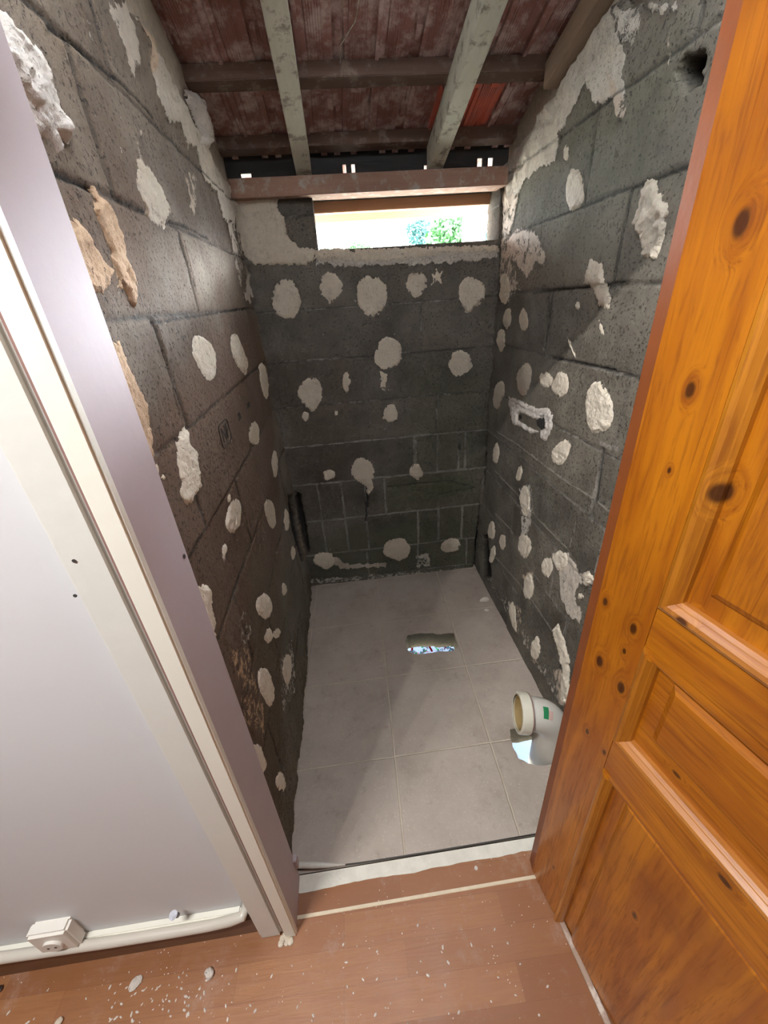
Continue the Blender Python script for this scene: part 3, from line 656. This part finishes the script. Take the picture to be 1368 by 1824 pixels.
# four-bulb spot bar on the ceiling, left of the photographer
lamp = empty('ceiling_lamp', (-.81, -.2, 2.6)); tag(lamp, 'ceiling spot bar with four small bulbs above the photographer', 'lamp')
def lpart(name, bm, m): o = obj(name, bm, m, lamp); return o
bm = bmesh.new(); box(bm, -.26, .26, -.03, .03, -.03, 0); lpart('bar', bm, M['bulb_holder'])
kb = N('bulb_glow'); kb.b.inputs['Emission Color'].default_value = (*BULB_COL, 1); kb.b.inputs['Emission Strength'].default_value = 20
for i, x in enumerate((-.62, -.745, -.88, -1.01)):
    bm = bmesh.new(); tube(bm, [(x + .81, 0, -.03), (x + .81, 0, -.075)], .022, 14); lpart('bulb_holder', bm, M['bulb_holder'])
    bm = bmesh.new(); bmesh.ops.create_uvsphere(bm, u_segments=14, v_segments=8, radius=.018, matrix=Matrix.Translation((x + .81, 0, -.092))); lpart('bulb', bm, kb.m)
    pl_ = bpy.data.lights.new('bulb_light', 'SPOT'); pl_.energy = BULB_WATT; pl_.shadow_soft_size = .010; pl_.color = BULB_COL; pl_.spot_size = math.radians(150); pl_.spot_blend = 1
    po = bpy.data.objects.new('bulb_light', pl_); COL.objects.link(po); po.location = (x, -.2, 2.45)
    po.rotation_euler = (Vector((.55, 1.0, .2)) - Vector((x, -.2, 2.45))).to_track_quat('-Z', 'Y').to_euler()

# ------------------------------------------------------------------ doorway trim (left jamb, stop, casing)
tj = empty('trim_2'); tag(tj, 'cream and pinkish painted door jamb and casing left of the doorway', 'door frame', kind='structure')
rbox('jamb', (-.312, -.272, .452, .561, 0, 1.965), M['jamb_paint'], tj, .0015)
rbox('stop_strip', (-.300, -.2695, .437, .4525, 0, 1.965), M['cream_paint'], tj, .003)
rbox('groove', (-.3075, -.300, .447, .47, 0, 1.965), M['groove'], tj)  # the groove's shadow is put into this strip's dark colour
rbox('casing_board', (-.366, -.3075, .443, .47, 0.0, 2.0), M['casing_paint'], tj, .006)
bm = bmesh.new(); tube(bm, [(-.2718, .548, 1.118), (-.2705, .548, 1.118)], .0035, 12); obj('screw_hole', bm, M['dark_slot'], tj)
bm = bmesh.new()
for q in [(132, 999), (134, 1061)]:
    P = unproj(q, (0, 1, 0), (0, .4425, 0)); tube(bm, [P, P - Vector((0, .0006, 0))], .0025, 10)
obj('nail_hole', bm, M['dark_slot'], tj)
bm = bmesh.new()
for i in range(9):
    bmesh.ops.create_icosphere(bm, subdivisions=2, radius=random.uniform(.006, .011), matrix=Matrix.Translation((-.30 + random.uniform(-.012, .02), .436 + random.uniform(-.01, .006), .003)))
for w in bm.verts: w.co.z = max(w.co.z * .6, -.001) + random.uniform(0, .001)
tag(obj('plaster_crumb', bm, M['plaster'], smooth=True), 'pale plaster lump filling the foot of the cream door casing', 'plaster')
rbox('jamb_plate', (-.2725, -.262, .548, .566, .075, .12), M['jamb_paint'], tj, .002)
ht = rbox('lintel', (-.312, .46, .452, .561, 1.925, 1.965), M['jamb_paint'], tj)

M['shaded_skirting'] = plain('shaded_skirting', (.16, .075, .035), .5, .2, 20)  # the conduit's shadow is put into this dark brown
# skirting, conduit, fastener, socket along the foot of the white wall
bs = rbox('baseboard_left', (-1.75, -.345, (.458), .47, 0, .080), M['shaded_skirting'], bevel=.001, kind='structure'); tag(bs, 'low wood-look baseboard with shade put into its brown under the white conduit', 'baseboard')
sk = rbox('trim_3', (-1.75, -.39, .455, .4705, .104, .134), M['cream_paint'], bevel=.003, kind='structure'); tag(sk, 'thin cream batten above the conduit on the white wall', 'trim')
bm = bmesh.new()
cp_ = [unproj(q_, (0, 1, 0), (0, .446, 0)) for q_ in ((-330, 1763), (0, 1706), (200, 1677), (300, 1661), (370, 1649), (410, 1640), (432, 1632))]
tube(bm, cp_ + [cp_[-1] + Vector((.006, .02, .003))], .0115, 16)
tag(obj('cable_conduit', bm, M['pvc'], smooth=True), 'grey white plastic conduit running along the foot of the white wall', 'conduit')
P = unproj((309, 1642), (0, 1, 0), (0, .44, 0))
fa = empty('metal_fastener', (P.x, .452, P.z)); tag(fa, 'small shiny metal clip fastener above the conduit', 'fastener')
bm = bmesh.new(); tube(bm, [(0, .004, -.014), (0, -.002, .004)], .0055, 14); obj('stem', bm, M['steel'], fa, smooth=True)
bm = bmesh.new(); tube(bm, [(0, -.002, .003), (0, -.004, .012)], [.0055, .0095], 16); obj('flared_cap', bm, M['steel'], fa)
so = empty('wall_socket', (-.80, .47, .185)); tag(so, 'white surface wall socket low on the white wall', 'socket')
bm = bmesh.new(); v_ = box(bm, -.045, .045, -.030, 0, -.045, .045)
obj('housing', bm, M['outlet'], so, bevel=.006)
bm = bmesh.new(); tube(bm, [(0, -.0295, -.005), (0, -.036, -.005)], .021, 24); sf_ = obj('socket_face', bm, M['outlet'], so)
for x in (-.008, .008):
    bm = bmesh.new(); tube(bm, [(x, -.0355, -.005), (x, -.0368, -.005)], .0028, 10); obj('pin_hole', bm, M['dark_slot'], sf_)

# ------------------------------------------------------------------ the open pine door
D = empty('door_1', DP0); D.rotation_euler = (0, 0, math.atan2(DD.y, DD.x))
tag(D, 'varnished orange pine panel door standing open on the right', 'door', kind='structure')
def dboard(name, s0, s1, z0, z1, y0, y1, mat, chamfer=None):
    bm = bmesh.new()
    if chamfer:       # hinge-side edge with a wide slanted face
        pr = [(s0, y0 + .008), (s0 + chamfer, y0), (s1, y0), (s1, y1), (s0, y1)]
        lo = [bm.verts.new((a, b, z0)) for a, b in pr]; hi = [bm.verts.new((a, b, z1)) for a, b in pr]
        bm.faces.new(lo); bm.faces.new(hi[::-1])
        for i in range(5): bm.faces.new((lo[i], lo[(i + 1) % 5], hi[(i + 1) % 5], hi[i])).material_index = 1 if i in (0, 4) else 0
        o = obj(name, bm, mat, D); o.data.materials.append(M['pine_edge']); return o
    box(bm, s0, s1, y0, y1, z0, z1); return obj(name, bm, mat, D, bevel=.0015)
DW = .70
dboard('hinge_stile', -.040, .079, .006, 2.0, 0, .04, M['pine_v'], .024)
dboard('lock_stile', DW - .10, DW, .006, 2.0, 0, .04, M['pine_v'])
dboard('rail', .0785, DW - .10, .972, 1.047, .0005, .0395, M['pine_h'])
dboard('rail', .0785, DW - .10, .662, .748, .0005, .0395, M['pine_h'])
dboard('rail', .0785, DW - .10, 1.88, 2.0, .0005, .0395, M['pine_h'])
def panel(z0, z1, f0, f1, mat):
    bm = bmesh.new(); S0, S1 = .076, DW - .098; a0, a1 = .127, DW - .15; yb, yf = .016, .007
    A = [(S0, z0), (S1, z0), (S1, z1), (S0, z1)]; B = [(a0, f0), (a1, f0), (a1, f1), (a0, f1)]; g = .010
    C = [(a0 + g, f0 + g), (a1 - g, f0 + g), (a1 - g, f1 - g), (a0 + g, f1 - g)]
    va = [bm.verts.new((s, yb, z)) for s, z in A]; vb = [bm.verts.new((s, yb, z)) for s, z in B]; vb2 = [bm.verts.new((s, yb - .003, z)) for s, z in B]; vc = [bm.verts.new((s, yf, z)) for s, z in C]
    vk = [bm.verts.new((s, .034, z)) for s, z in A]
    for P, Q in ((va, vb), (vb, vb2), (vb2, vc), (vk, va)):
        for i in range(4): bm.faces.new((P[i], P[(i + 1) % 4], Q[(i + 1) % 4], Q[i]))
    bm.faces.new(vc); bm.faces.new(vk[::-1]); return obj('panel', bm, mat, D)
panel(1.047, 1.88, 1.102, 1.83, M['pine_v']); panel(.748, .972, .815, .94, M['pine_h']); panel(.008, .662, -.0, .64, M['pine_v'])
def moulding(name, s0, s1, z0, z1, w, mat, sides, lift=.006):
    prof = [(0, .016), (0, .001), (.12 * w, -lift * .6), (.35 * w, -lift), (.6 * w, -lift * .75), (.8 * w, .002), (.86 * w, .003), (w, .008), (w, .0165)]
    for kind, mm in (('left', mat), ('bottom', M['pine_mould_h']), ('top', M['pine_h']), ('right', mat)):
        if kind not in sides: continue
        bm = bmesh.new(); R = []
        for d, y in prof:
            if kind == 'top': y = max(y, .0012)
            if kind == 'left': R.append(((s0 + d, y, z0 + d), (s0 + d, y, z1 - d)))
            if kind == 'right': R.append(((s1 - d, y, z0 + d), (s1 - d, y, z1 - d)))
            if kind == 'bottom': R.append(((s0 + d, y, z0 + d), (s1 - d, y, z0 + d)))
            if kind == 'top': R.append(((s0 + d, y, z1 - d), (s1 - d, y, z1 - d)))
        a = [bm.verts.new(p[0]) for p in R]; b = [bm.verts.new(p[1]) for p in R]; n = len(R)
        for i in range(n): bm.faces.new((a[i], a[(i + 1) % n], b[(i + 1) % n], b[i]))
        bm.faces.new(a); bm.faces.new(b[::-1])
        obj(name, bm, mm, D)
moulding('moulding', .079, DW - .10, 1.047, 1.88, .024, M['pine_mould'], ('left', 'bottom', 'top', 'right'))
moulding('moulding', .079, DW - .10, .748, .972, .022, M['pine_mould'], ('left', 'bottom', 'top', 'right'))
moulding('moulding', .079, DW - .10, -.03, .662, .020, M['pine_mould'], ('left', 'top', 'right'))
# hinges
for z in (.35, 1.65):
    bm = bmesh.new(); tube(bm, [(-.037, .030, z - .04), (-.037, .030, z + .04)], .006, 12); obj('hinge', bm, M['steel'], D, smooth=True)
bm = bmesh.new(); a = fl((1008, 1655)); b = (.462, -.05)
dx = Vector((b[0] - a[0], b[1] - a[1], 0)).normalized(); nx = Vector((dx.y, -dx.x, 0))
q4 = [Vector((a[0] - .006, a[1] + .018, 0)) + nx * -.007, Vector((a[0] - .006, a[1] + .018, 0)) + nx * .006, Vector((*b, 0)) + nx * .006, Vector((*b, 0)) - nx * .007]
lo = [bm.verts.new(p) for p in q4]; hi = [bm.verts.new(p + Vector((0, 0, .007))) for p in q4]
bm.faces.new(lo); bm.faces.new(hi[::-1])
for i in range(4): bm.faces.new((lo[i], lo[(i + 1) % 4], hi[(i + 1) % 4], hi[i]))
bm2 = bm
M['worn_strip'] = timber('worn_strip', (.30, .19, .13), (.55, .44, .36), (.75, .68, .6), 'Y')
tag(obj('floor_strip', bm2, M['worn_strip'], bevel=.0015), 'narrow worn wooden strip on the floor at the foot of the pine door', 'strip')

# ------------------------------------------------------------------ soil pipe elbow
pe = empty('pipe_elbow', (.592, .815, 0)); tag(pe, 'cream plastic waste pipe elbow rising from the broken floor', 'pipe')
bm = bmesh.new(); path = []; R0 = .082
for z in (-.30, -.15, 0, .05, .100): path.append(Vector((0, 0, z)))
hd = Vector((-.985, .17, 0)).normalized()
for i in range(1, 13):
    t = i / 12 * math.radians(88); path.append(Vector((0, 0, .100)) + hd * (R0 * (1 - math.cos(t))) + Vector((0, 0, R0 * math.sin(t))))
e0 = path[-1]; tdir = (path[-1] - path[-2]).normalized()
path += [e0 + tdir * .012]
tube(bm, path, .0555, 36, cap=False); obj('bend', bm, M['pvc'], pe, smooth=True)
e1 = e0 + tdir * .010
bm = bmesh.new(); prof = [(0, .0555), (0, .064), (.004, .0665), (.03, .0665), (.034, .066), (.036, .0635), (.036, .058), (.0355, .0575), (.035, .057)]
rings = tube(bm, [e1 + tdir * d for d, r in [(0, 0)] * 1 + [(.0001 * i, 0) for i in range(1, 9)]], .05, 40, cap=False)
ax = tdir; u_ = ax.orthogonal().normalized(); w_ = ax.cross(u_)
for (d, r), ring in zip(prof, rings):
    for k_, vtx in enumerate(ring):
        t = k_ * 2 * math.pi / 40; vtx.co = e1 + ax * d + (u_ * math.cos(t) + w_ * math.sin(t)) * r
M['pvc_collar'] = plain('pvc_collar', (.66, .62, .50), .35, .05, 14, .0002)
co_ = obj('collar', bm, M['pvc_collar'], pe, smooth=False)
bm = bmesh.new(); tube(bm, [e1 + tdir * .0, e1 + tdir * .003], .0672, 40, cap=False); obj('rubber_seal', bm, M['groove'], co_)
bm = bmesh.new(); tube(bm, [e1 + tdir * .03, e1 - tdir * .03, path[-6]], [.0545, .0535, .052], 36, cap=False); obj('inner_wall', bm, M['pvc_inside'], pe, smooth=True)
# printed sticker following the bend's curve
def sticker(t0, t1, p0, p1, mat):
    bm = bmesh.new(); G = []; side = Vector((-.17, -.985, 0)).normalized(); cc = Vector((0, 0, .100)) + hd * R0
    for i in range(6):
        t = math.radians(t0 + (t1 - t0) * i / 5); o_ = -hd * math.cos(t) + Vector((0, 0, 1)) * math.sin(t)
        G.append([bm.verts.new(cc + o_ * R0 + (o_ * math.cos(math.radians(p0 + (p1 - p0) * j / 6)) + side * math.sin(math.radians(p0 + (p1 - p0) * j / 6))) * .0562) for j in range(7)])
    for i in range(5):
        for j in range(6): bm.faces.new((G[i][j], G[i + 1][j], G[i + 1][j + 1], G[i][j + 1]))
    return obj('sticker', bm, mat, pe, smooth=True)
sticker(76, 68, 10, 48, M['green_print'])
sticker(68, 61, 20, 48, M['pink_print'])
# mortar rubble packed against the pipe's foot
bm = bmesh.new(); r = random.Random(4)
for i in range(34):
    t = r.uniform(-1.9, .9); rad = r.uniform(.072, .086); x, y = .592 + rad * math.cos(t), .815 + rad * math.sin(t)
    if x > .658: continue
    bmesh.ops.create_icosphere(bm, subdivisions=2, radius=r.uniform(.007, .013), matrix=Matrix.Translation((x, y, r.uniform(-.016, -.006))))
for w in bm.verts: w.co += Vector((r.uniform(-1, 1), r.uniform(-1, 1), r.uniform(-1, 1))) * .0012
M['mortar'] = plain('mortar', (.42, .36, .28), .95, .35, 70, .004)
tag(obj('mortar_rubble', bm, M['mortar'], smooth=True), 'crumbly mortar packed round the foot of the pipe elbow', 'mortar', kind='stuff')

# ------------------------------------------------------------------ bits lying about
def chunk(name, P, s, mat, label, cat, seed, group=None, parent=None):
    r = random.Random(seed); bm = bmesh.new(); bmesh.ops.create_icosphere(bm, subdivisions=3, radius=1)
    for w in bm.verts:
        p = w.co; n_ = float(fbm(np.array([p.x + seed]), np.array([p.y + p.z * 1.7]), .9, seed)[0]); w.co = Vector((p.x * s[0], p.y * s[1], p.z * s[2])) * (1 + .35 * n_)
    lo = min(w.co.z for w in bm.verts); o = obj(name, bm, M[mat], parent)
    for w in o.data.vertices: w.co.z = max(w.co.z, lo * .75) - lo * .75
    o.location = P; o.rotation_euler = (0, 0, r.uniform(0, 3)); return tag(o, label, cat, group)
a = fl((863, 1070)); c_ = chunk('plaster_chunk', (a[0], a[1], -.002), (.026, .013, .012), 'plaster_white', 'larger white plaster chunk on the tiles by the far right corner', 'plaster', 1); c_.rotation_euler = (0, 0, .1)
a = fl((867, 1088)); chunk('plaster_chunk', (a[0], a[1], -.002), (.013, .009, .007), 'plaster_white', 'smaller white plaster crumb just in front of the larger corner chunk', 'plaster', 2)
a = fl((374, 1735)); chunk('plaster_chunk', (*a, 0), (.010, .012, .008), 'plaster_white', 'pale round plaster lump on the laminate below the conduit end', 'plaster', 3)
a = fl((242, 1752)); c_ = chunk('plaster_flake', (*a, 0), (.015, .010, .004), 'plaster_white', 'flat angular white plaster flake on the laminate', 'plaster', 4)
a = fl((2, 1762)); chunk('metal_nut', (a[0] , a[1], 0), (.006, .006, .006), 'steel', 'small grey metal bit on the laminate at the left edge', 'metal bit', 5)
a = fl((106, 1822)); chunk('plaster_chunk', (*a, 0), (.008, .010, .006), 'plaster', 'plaster crumb on the laminate at the bottom left of the photo', 'plaster', 6)
a = fl((850, 1556)); chunk('plaster_chunk', (a[0], a[1] + .012, 0), (.005, .005, .004), 'plaster_white', 'tiny plaster crumb lying on the doorway threshold', 'plaster', 7)
r = random.Random(11); bm = bmesh.new()
for i in range(170):
    if i < 75: x, y = fl((r.gauss(290, 60), r.gauss(1775, 35)))
    else: x, y = fl((r.uniform(0, 980), r.uniform(1640, 1824)))
    if y > .425 or x > .36: continue
    sz = r.uniform(.0008, .0028); m = Matrix.Translation((x, y, sz * .3)) @ Matrix.Rotation(r.uniform(0, 6), 4, 'Z') @ Matrix.Diagonal((sz * r.uniform(1, 2.4), sz, sz * .5, 1))
    bmesh.ops.create_icosphere(bm, subdivisions=1, radius=1, matrix=m)
tag(obj('plaster_dust', bm, M['plaster_white']), 'scatter of tiny pale plaster specks over the laminate floor', 'plaster dust', kind='stuff')
bm = bmesh.new(); tube(bm, [(-.33, .600, .010), (-.275, .584, .012), (-.235, .578, .011), (-.19, .573, .007), (-.14, .569, .004)], [.009, .009, .009, .006, .002], 14)
tag(obj('cable_sheath', bm, M['pvc'], smooth=True), 'short grey sheath poking out on the tiles beside the left jamb foot', 'sheath')
bm = bmesh.new(); tube(bm, [(-.30, .578, .003), (-.2, .571, .003), (-.1, .568, .002), (.1, .5665, .002), (.3, .567, .002), (.45, .568, .002)], .0022, 8)  # dark tube added to draw the shaded gap along the tile edge
tag(obj('gap_shade_line', bm, M['dark_slot'], smooth=True), 'thin dark line added for the shaded gap at the tile edge behind the threshold', 'gap line')

# ------------------------------------------------------------------ roof: rafters, battens, plate, tiles
def slope(y, z0): return z0 - .25 * (y - 1.9)
def sloped(name, x0, x1, y0, y1, zb, h, mat, parent=None, bevel=.0015):
    bm = bmesh.new(); v = [bm.verts.new((x, y, slope(y, zb) + dz)) for x in (x0, x1) for y in (y0, y1) for dz in (0, h)]
    for f in ((0, 1, 3, 2), (4, 6, 7, 5), (0, 4, 5, 1), (2, 3, 7, 6), (0, 2, 6, 4), (1, 5, 7, 3)): bm.faces.new([v[i] for i in f])
    return obj(name, bm, mat, parent, bevel=bevel)
tag(sloped('rafter', -.090, -.034, .60, 1.93, 1.872, .074, M['rafter']), 'flaking pale green rafter left of the window middle', 'rafter', 'painted rafters')
tag(sloped('rafter', .402, .456, .60, 1.93, 1.866, .080, M['rafter']), 'flaking pale green rafter over the right half of the window', 'rafter', 'painted rafters')
tag(sloped('rafter', .690, .735, .60, 1.60, 1.900, .06, M['brown_timber']), 'plain brown edge rafter along the top of the right wall', 'rafter')
BY = [.76, 1.05, 1.34, 1.63, 1.92, 2.21]
bl_ = ['batten nearest the doorway', 'batten second from the doorway', 'batten third from the doorway', 'upper dark roof batten crossing behind both rafters', 'lower dark roof batten just above the wall plate', 'eaves batten outside the wall']
for i, y in enumerate(BY):
    bm = bmesh.new(); zb = slope(y, 1.948)
    vv = box(bm, -.40, .74, y - .022, y + .022, 0, .036)
    for w in vv: w.co.z += zb - .25 * (w.co.y - y)
    tag(obj('roof_batten', bm, M['batten'], bevel=.0015), bl_[i], 'batten', 'roof battens')
for nm, x0, x1, lb in (('wall_left_light_seal', -.475, -.352, 'added masonry fill keeping daylight out between the left wall top and the tiles'), ('wall_right_light_seal', .735, .86, 'added masonry fill keeping daylight out between the right wall top and the tiles')):  # fills added to seal daylight leaks over the side walls
    bm = bmesh.new(); v = [bm.verts.new((x, y, z)) for x in (x0, x1) for y in (.56, 1.97) for z in (slope(y, 1.70), slope(y, 1.981))]
    for f in ((0, 1, 3, 2), (4, 6, 7, 5), (0, 4, 5, 1), (2, 3, 7, 6), (0, 2, 6, 4), (1, 5, 7, 3)): bm.faces.new([v[i] for i in f])
    tag(obj(nm, bm, M['mortar']), lb, 'wall', kind='structure')
tag(rbox('wall_plate', (-.335, .70, 1.865, 1.965, 1.803, 1.860), M['plate'], bevel=.002), 'reddish brown beam on top of the far wall under the rafter ends', 'beam')
tag(rbox('lintel_board', (-.12, .74, 2.03, 2.07, 1.772, 1.812), M['orange_lit_timber'], bevel=.002), 'thinner brown board behind and below the wall beam at the window', 'board')
# near-black board added to block light over the plate, with small chinks of daylight
bm = bmesh.new(); xs = [-.335, -.285, -.255, .085, .115, .405, .425, .60, .655, .70]
holes_ = [(-.30, -.262, 1.885, 1.896), (.085, .098, 1.885, 1.912), (.118, .132, 1.885, 1.908), (.40, .412, 1.884, 1.900), (.612, .632, 1.884, 1.908), (.655, .675, 1.885, 1.905)]
gx_ = sorted(set([-.40, .78] + [h[0] for h in holes_] + [h[1] for h in holes_])); gz_ = [1.858, 1.8845, 1.8965, 1.910, 1.958]
for a, b in zip(gx_, gx_[1:]):
    for c0, c1 in zip(gz_, gz_[1:]):
        mx, mz = (a + b) / 2, (c0 + c1) / 2
        if any(h[0] <= mx <= h[1] and h[2] - .001 <= mz <= h[3] + .001 for h in holes_): continue
        box(bm, a, b, 1.975, 1.985, c0, c1)
bmesh.ops.remove_doubles(bm, verts=bm.verts[:], dist=.0001)
tag(obj('gap_light_block', bm, M['added_dark_board']), 'added near-black board blocking light in the gap between the wall beam and the tiles', 'board')
tag(rbox('eave_board', (-.40, .95, 2.44, 2.465, 1.800, 1.84), M['orange_lit_timber']), 'eaves board with warm sunlight put into its orange seen through the window', 'board')

# clay tiles: the ribbed underside is what the room sees
TW, TL, TG = .218, .335, .29
def tile_profile():
    P = []; n = 109
    for i in range(n):
        x = TW * i / (n - 1); h = 0
        if x < .012: h = -.010
        elif x < .028: h = -.004
        elif .030 < x < .078: h = -.0022 * (1 if math.sin((x - .03) / .0068 * 2 * math.pi) > 0 else 0) - .002
        elif .098 < x < .128: h = .009
        elif .142 < x < .190: h = -.0022 * (1 if math.sin((x - .142) / .0068 * 2 * math.pi) > 0 else 0) - .002
        elif x > .204: h = .004
        P.append((x, h))
    return P
def make_tile(mat):
    bm = bmesh.new(); P = tile_profile(); rows = [(0, -.006), (.028, -.006), (.032, 0), (.28, 0), (.285, -.008), (.31, -.012), (.335, -.012)]
    G = [[bm.verts.new((x, y, h + dz - .25 * y)) for x, h in P] for y, dz in rows]
    T = [[bm.verts.new((x, y, .014 + max(0, 0) - .25 * y)) for x, _ in (P[0], P[-1])] for y in (0, .335)]
    for a, b in zip(G, G[1:]):
        for i in range(len(P) - 1): bm.faces.new((a[i], a[i + 1], b[i + 1], b[i]))
    bm.faces.new((T[0][0], T[0][1], T[1][1], T[1][0]))
    bm.faces.new([T[0][0]] + [g for g in G[0]] + [T[0][1]]); bm.faces.new(([T[1][0]] + [g for g in G[-1]] + [T[1][1]])[::-1])
    bm.faces.new([g[0] for g in G] + [T[1][0], T[0][0]]); bm.faces.new(([g[-1] for g in G] + [T[1][1], T[0][1]])[::-1])
    # hooks that catch on the batten, and the moulded lug in the channel
    for x in (.040, .088, .150): 
        vv = box(bm, x, x + .022, .004, .022, -.036, -.002)
        for w in vv: w.co.z -= .25 * w.co.y
    vv = box(bm, .106, .120, .15, .19, -.004, .010)
    for w in vv: w.co.z -= .25 * w.co.y
    bmesh.ops.recalc_face_normals(bm, faces=bm.faces[:])
    me = bpy.data.meshes.new('roof_tile'); bm.to_mesh(me); bm.free(); me.materials.append(mat); return me
tm = make_tile(M['clay']); tr = make_tile(M['clay_red_glow'])
RN = ['eaves row outside the wall', 'row just above the wall beam', 'row between the two dark battens', 'row above the upper dark batten', 'row near the doorway', 'row beside the doorway', 'row over the doorway']
CN = ['far left', 'left of the left rafter', 'at the left rafter', 'right of the left rafter', 'left of the right rafter', 'right of the right rafter', 'far right']
for rI, y in enumerate([2.21, 1.92, 1.63, 1.34, 1.05, .76]):  # no row over the doorway: opening added so sky light fills the shaft
    for cI in range(6):
        x = -.47 + cI * TW + (0.003 * (rI % 2))
        red = (rI == 2 and cI == 5) or (rI == 1 and cI == 5)
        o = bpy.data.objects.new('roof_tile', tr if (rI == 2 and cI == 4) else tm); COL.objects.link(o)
        o.location = (x, y + .022, slope(y + .022, 1.985) + .003 + random.uniform(-.001, .001)); o.rotation_euler = (random.uniform(-.004, .004), 0, random.uniform(-.006, .006))
        tag(o, ('clay roof tile with sun glow put into its red colour, ' if (rI == 2 and cI == 4) else 'dark ribbed clay roof tile, ') + ['leftmost', 'second from the left', 'third from the left', 'third from the right', 'second from the right', 'rightmost'][cI] + ' in the ' + RN[rI], 'roof tile', 'clay roof tiles')
bm = bmesh.new(); P0_, P1_ = unproj((641, -10), (0, 1, 0), (0, 1.40, 0)), unproj((606, 112), (0, 1, 0), (0, 1.58, 0))
tube(bm, [P0_ + Vector((0, 0, .05)), P0_, P0_.lerp(P1_, .35) + Vector((.008, 0, 0)), P0_.lerp(P1_, .7) + Vector((-.012, 0, 0)), P1_], .0012, 6)
tag(obj('hanging_wire', bm, M['rafter']), 'thin pale wire dangling from the roof tiles between the two pale rafters', 'wire')
# ------------------------------------------------------------------ outside
M['earth'] = plain('earth', (.38, .34, .27), .95, .3, 3)
gnd = bmesh.new(); box(gnd, -30, 30, -12, 60, -.75, -.55); tag(obj('ground', gnd, M['earth']), 'pale ground outside and under the raised floor', 'ground', kind='structure')
M['post'] = plain('post', (.86, .82, .76), .6); M['leaf'] = plain('leaf', (.035, .12, .03), .6, .6, 4); M['leaf2'] = plain('leaf_blue', (.025, .10, .09), .6, .6, 4); M['bark'] = plain('bark', (.25, .2, .15), .9)
P = unproj((845, 415), (0, 1, 0), (0, 4.2, 0))
tag(rbox('outside_post', (P.x - .085, P.x + .085, 4.15, 4.3, -.55, 2.6), M['post']), 'white post standing outside the right end of the window', 'post')
def tree(px, Y, rad, squash, mat, label, seed, group='trees outside the window'):
    r = random.Random(seed); P = unproj(px, (0, 1, 0), (0, Y, 0)); t = empty('tree', (P.x, P.y, -.55)); tag(t, label, 'tree', group)
    bm = bmesh.new()
    for i in range(1500):
        d = Vector((r.gauss(0, 1), r.gauss(0, 1), r.gauss(0, 1))).normalized() * (r.random() ** .4) * rad; d.z *= squash
        c = Vector((0, 0, P.z + .55)) + d; a = Vector((r.gauss(0, 1), r.gauss(0, 1), r.gauss(0, 1))).normalized() * rad * .13; b = a.orthogonal().normalized() * rad * .07
        bm.faces.new([bm.verts.new(c + a), bm.verts.new(c + b), bm.verts.new(c - a), bm.verts.new(c - b)])
    obj('foliage', bm, mat, t)
    bm = bmesh.new(); tube(bm, [(0, 0, 0), (0.05, 0, (P.z + .55) * .5), (0, 0, P.z + .55)], [.12, .09, .05], 10); obj('trunk', bm, M['bark'], t)
tree((805, 425), 9, .50, 1.0, M['leaf'], 'green tree close to the left of the white outside post', 1)
tree((750, 410), 12, .38, 1.2, M['leaf2'], 'bluish tree at the middle right of the window view', 2)
tree((876, 425), 7, .2, 1.3, M['leaf2'], 'bluish tree at the right of the white outside post', 3)
tree((640, 452), 9, .25, .8, M['leaf'], 'low dark shrub top at the middle left of the window view', 4)
# spiky plant just outside the sill
pl = empty('spiky_plant', (.04, 3.2, -.55)); P = unproj((582, 446), (0, 1, 0), (0, 3.2, 0)); pl.location = (P.x, 3.2, -.55); tag(pl, 'bright green spiky plant tip above the left end of the sill', 'plant')
bm = bmesh.new(); zt = P.z + .55
for i in range(16):
    a = random.uniform(0, 6.28); L = random.uniform(.08, .16); c = Vector((0, 0, zt - .06)); e = c + Vector((math.cos(a) * L * .7, math.sin(a) * L * .7, L)); s_ = Vector((-math.sin(a), math.cos(a), 0)) * .012
    bm.faces.new([bm.verts.new(c - s_), bm.verts.new(c + s_), bm.verts.new(e)])
obj('leaves', bm, M['leaf'], pl); bm = bmesh.new(); tube(bm, [(0, 0, 0), (0, 0, zt - .05)], [.03, .015], 8); obj('stem', bm, M['bark'], pl)
# colourful scraps lying under the floor, seen through the hole
LC = [plain('scrap_%d' % i, c, .9, **{'Specular_IOR_Level': 0}) for i, c in enumerate([(.055, .055, .075), (.09, .003, .004), (.003, .05, .010), (.035, .016, .05), (.008, .032, .040), (.08, .020, .036)])]
bm = bmesh.new(); r = random.Random(9); ft = []
for i in range(900):
    x, y = r.uniform(.05, .62), r.uniform(1.35, 1.80); c = Vector((x, y, r.uniform(-.32, -.26))); L = r.uniform(.007, .020); a = Vector((r.gauss(0, 1), r.gauss(0, 1), r.gauss(0, .3))).normalized() * L; b = Vector((-a.y, a.x, r.gauss(0, .006))) * .35
    f = bm.faces.new([bm.verts.new(p) for p in (c - a - b, c + a - b * .7, c + a + b, c - a + b * .8)]); f.material_index = r.choices(range(6), [6, 2, 3, 3, 3, 1])[0]
bmesh.ops.solidify(bm, geom=bm.faces[:], thickness=.001)
o = obj('litter', bm, LC[0]); [o.data.materials.append(m) for m in LC[1:]]; tag(o, 'bright colourful scraps seen below through the slot in the tiles', 'litter', kind='stuff')
M['pale_rubble'] = plain('pale_rubble', (.045, .056, .072), .9, .3, 12, Specular_IOR_Level=0)
rb = rbox('litter_heap', (-.1, .8, .6, 1.95, -.549, -.37), M['pale_rubble']); tag(rb, 'pale heap under the floor beneath the colourful scraps', 'heap')
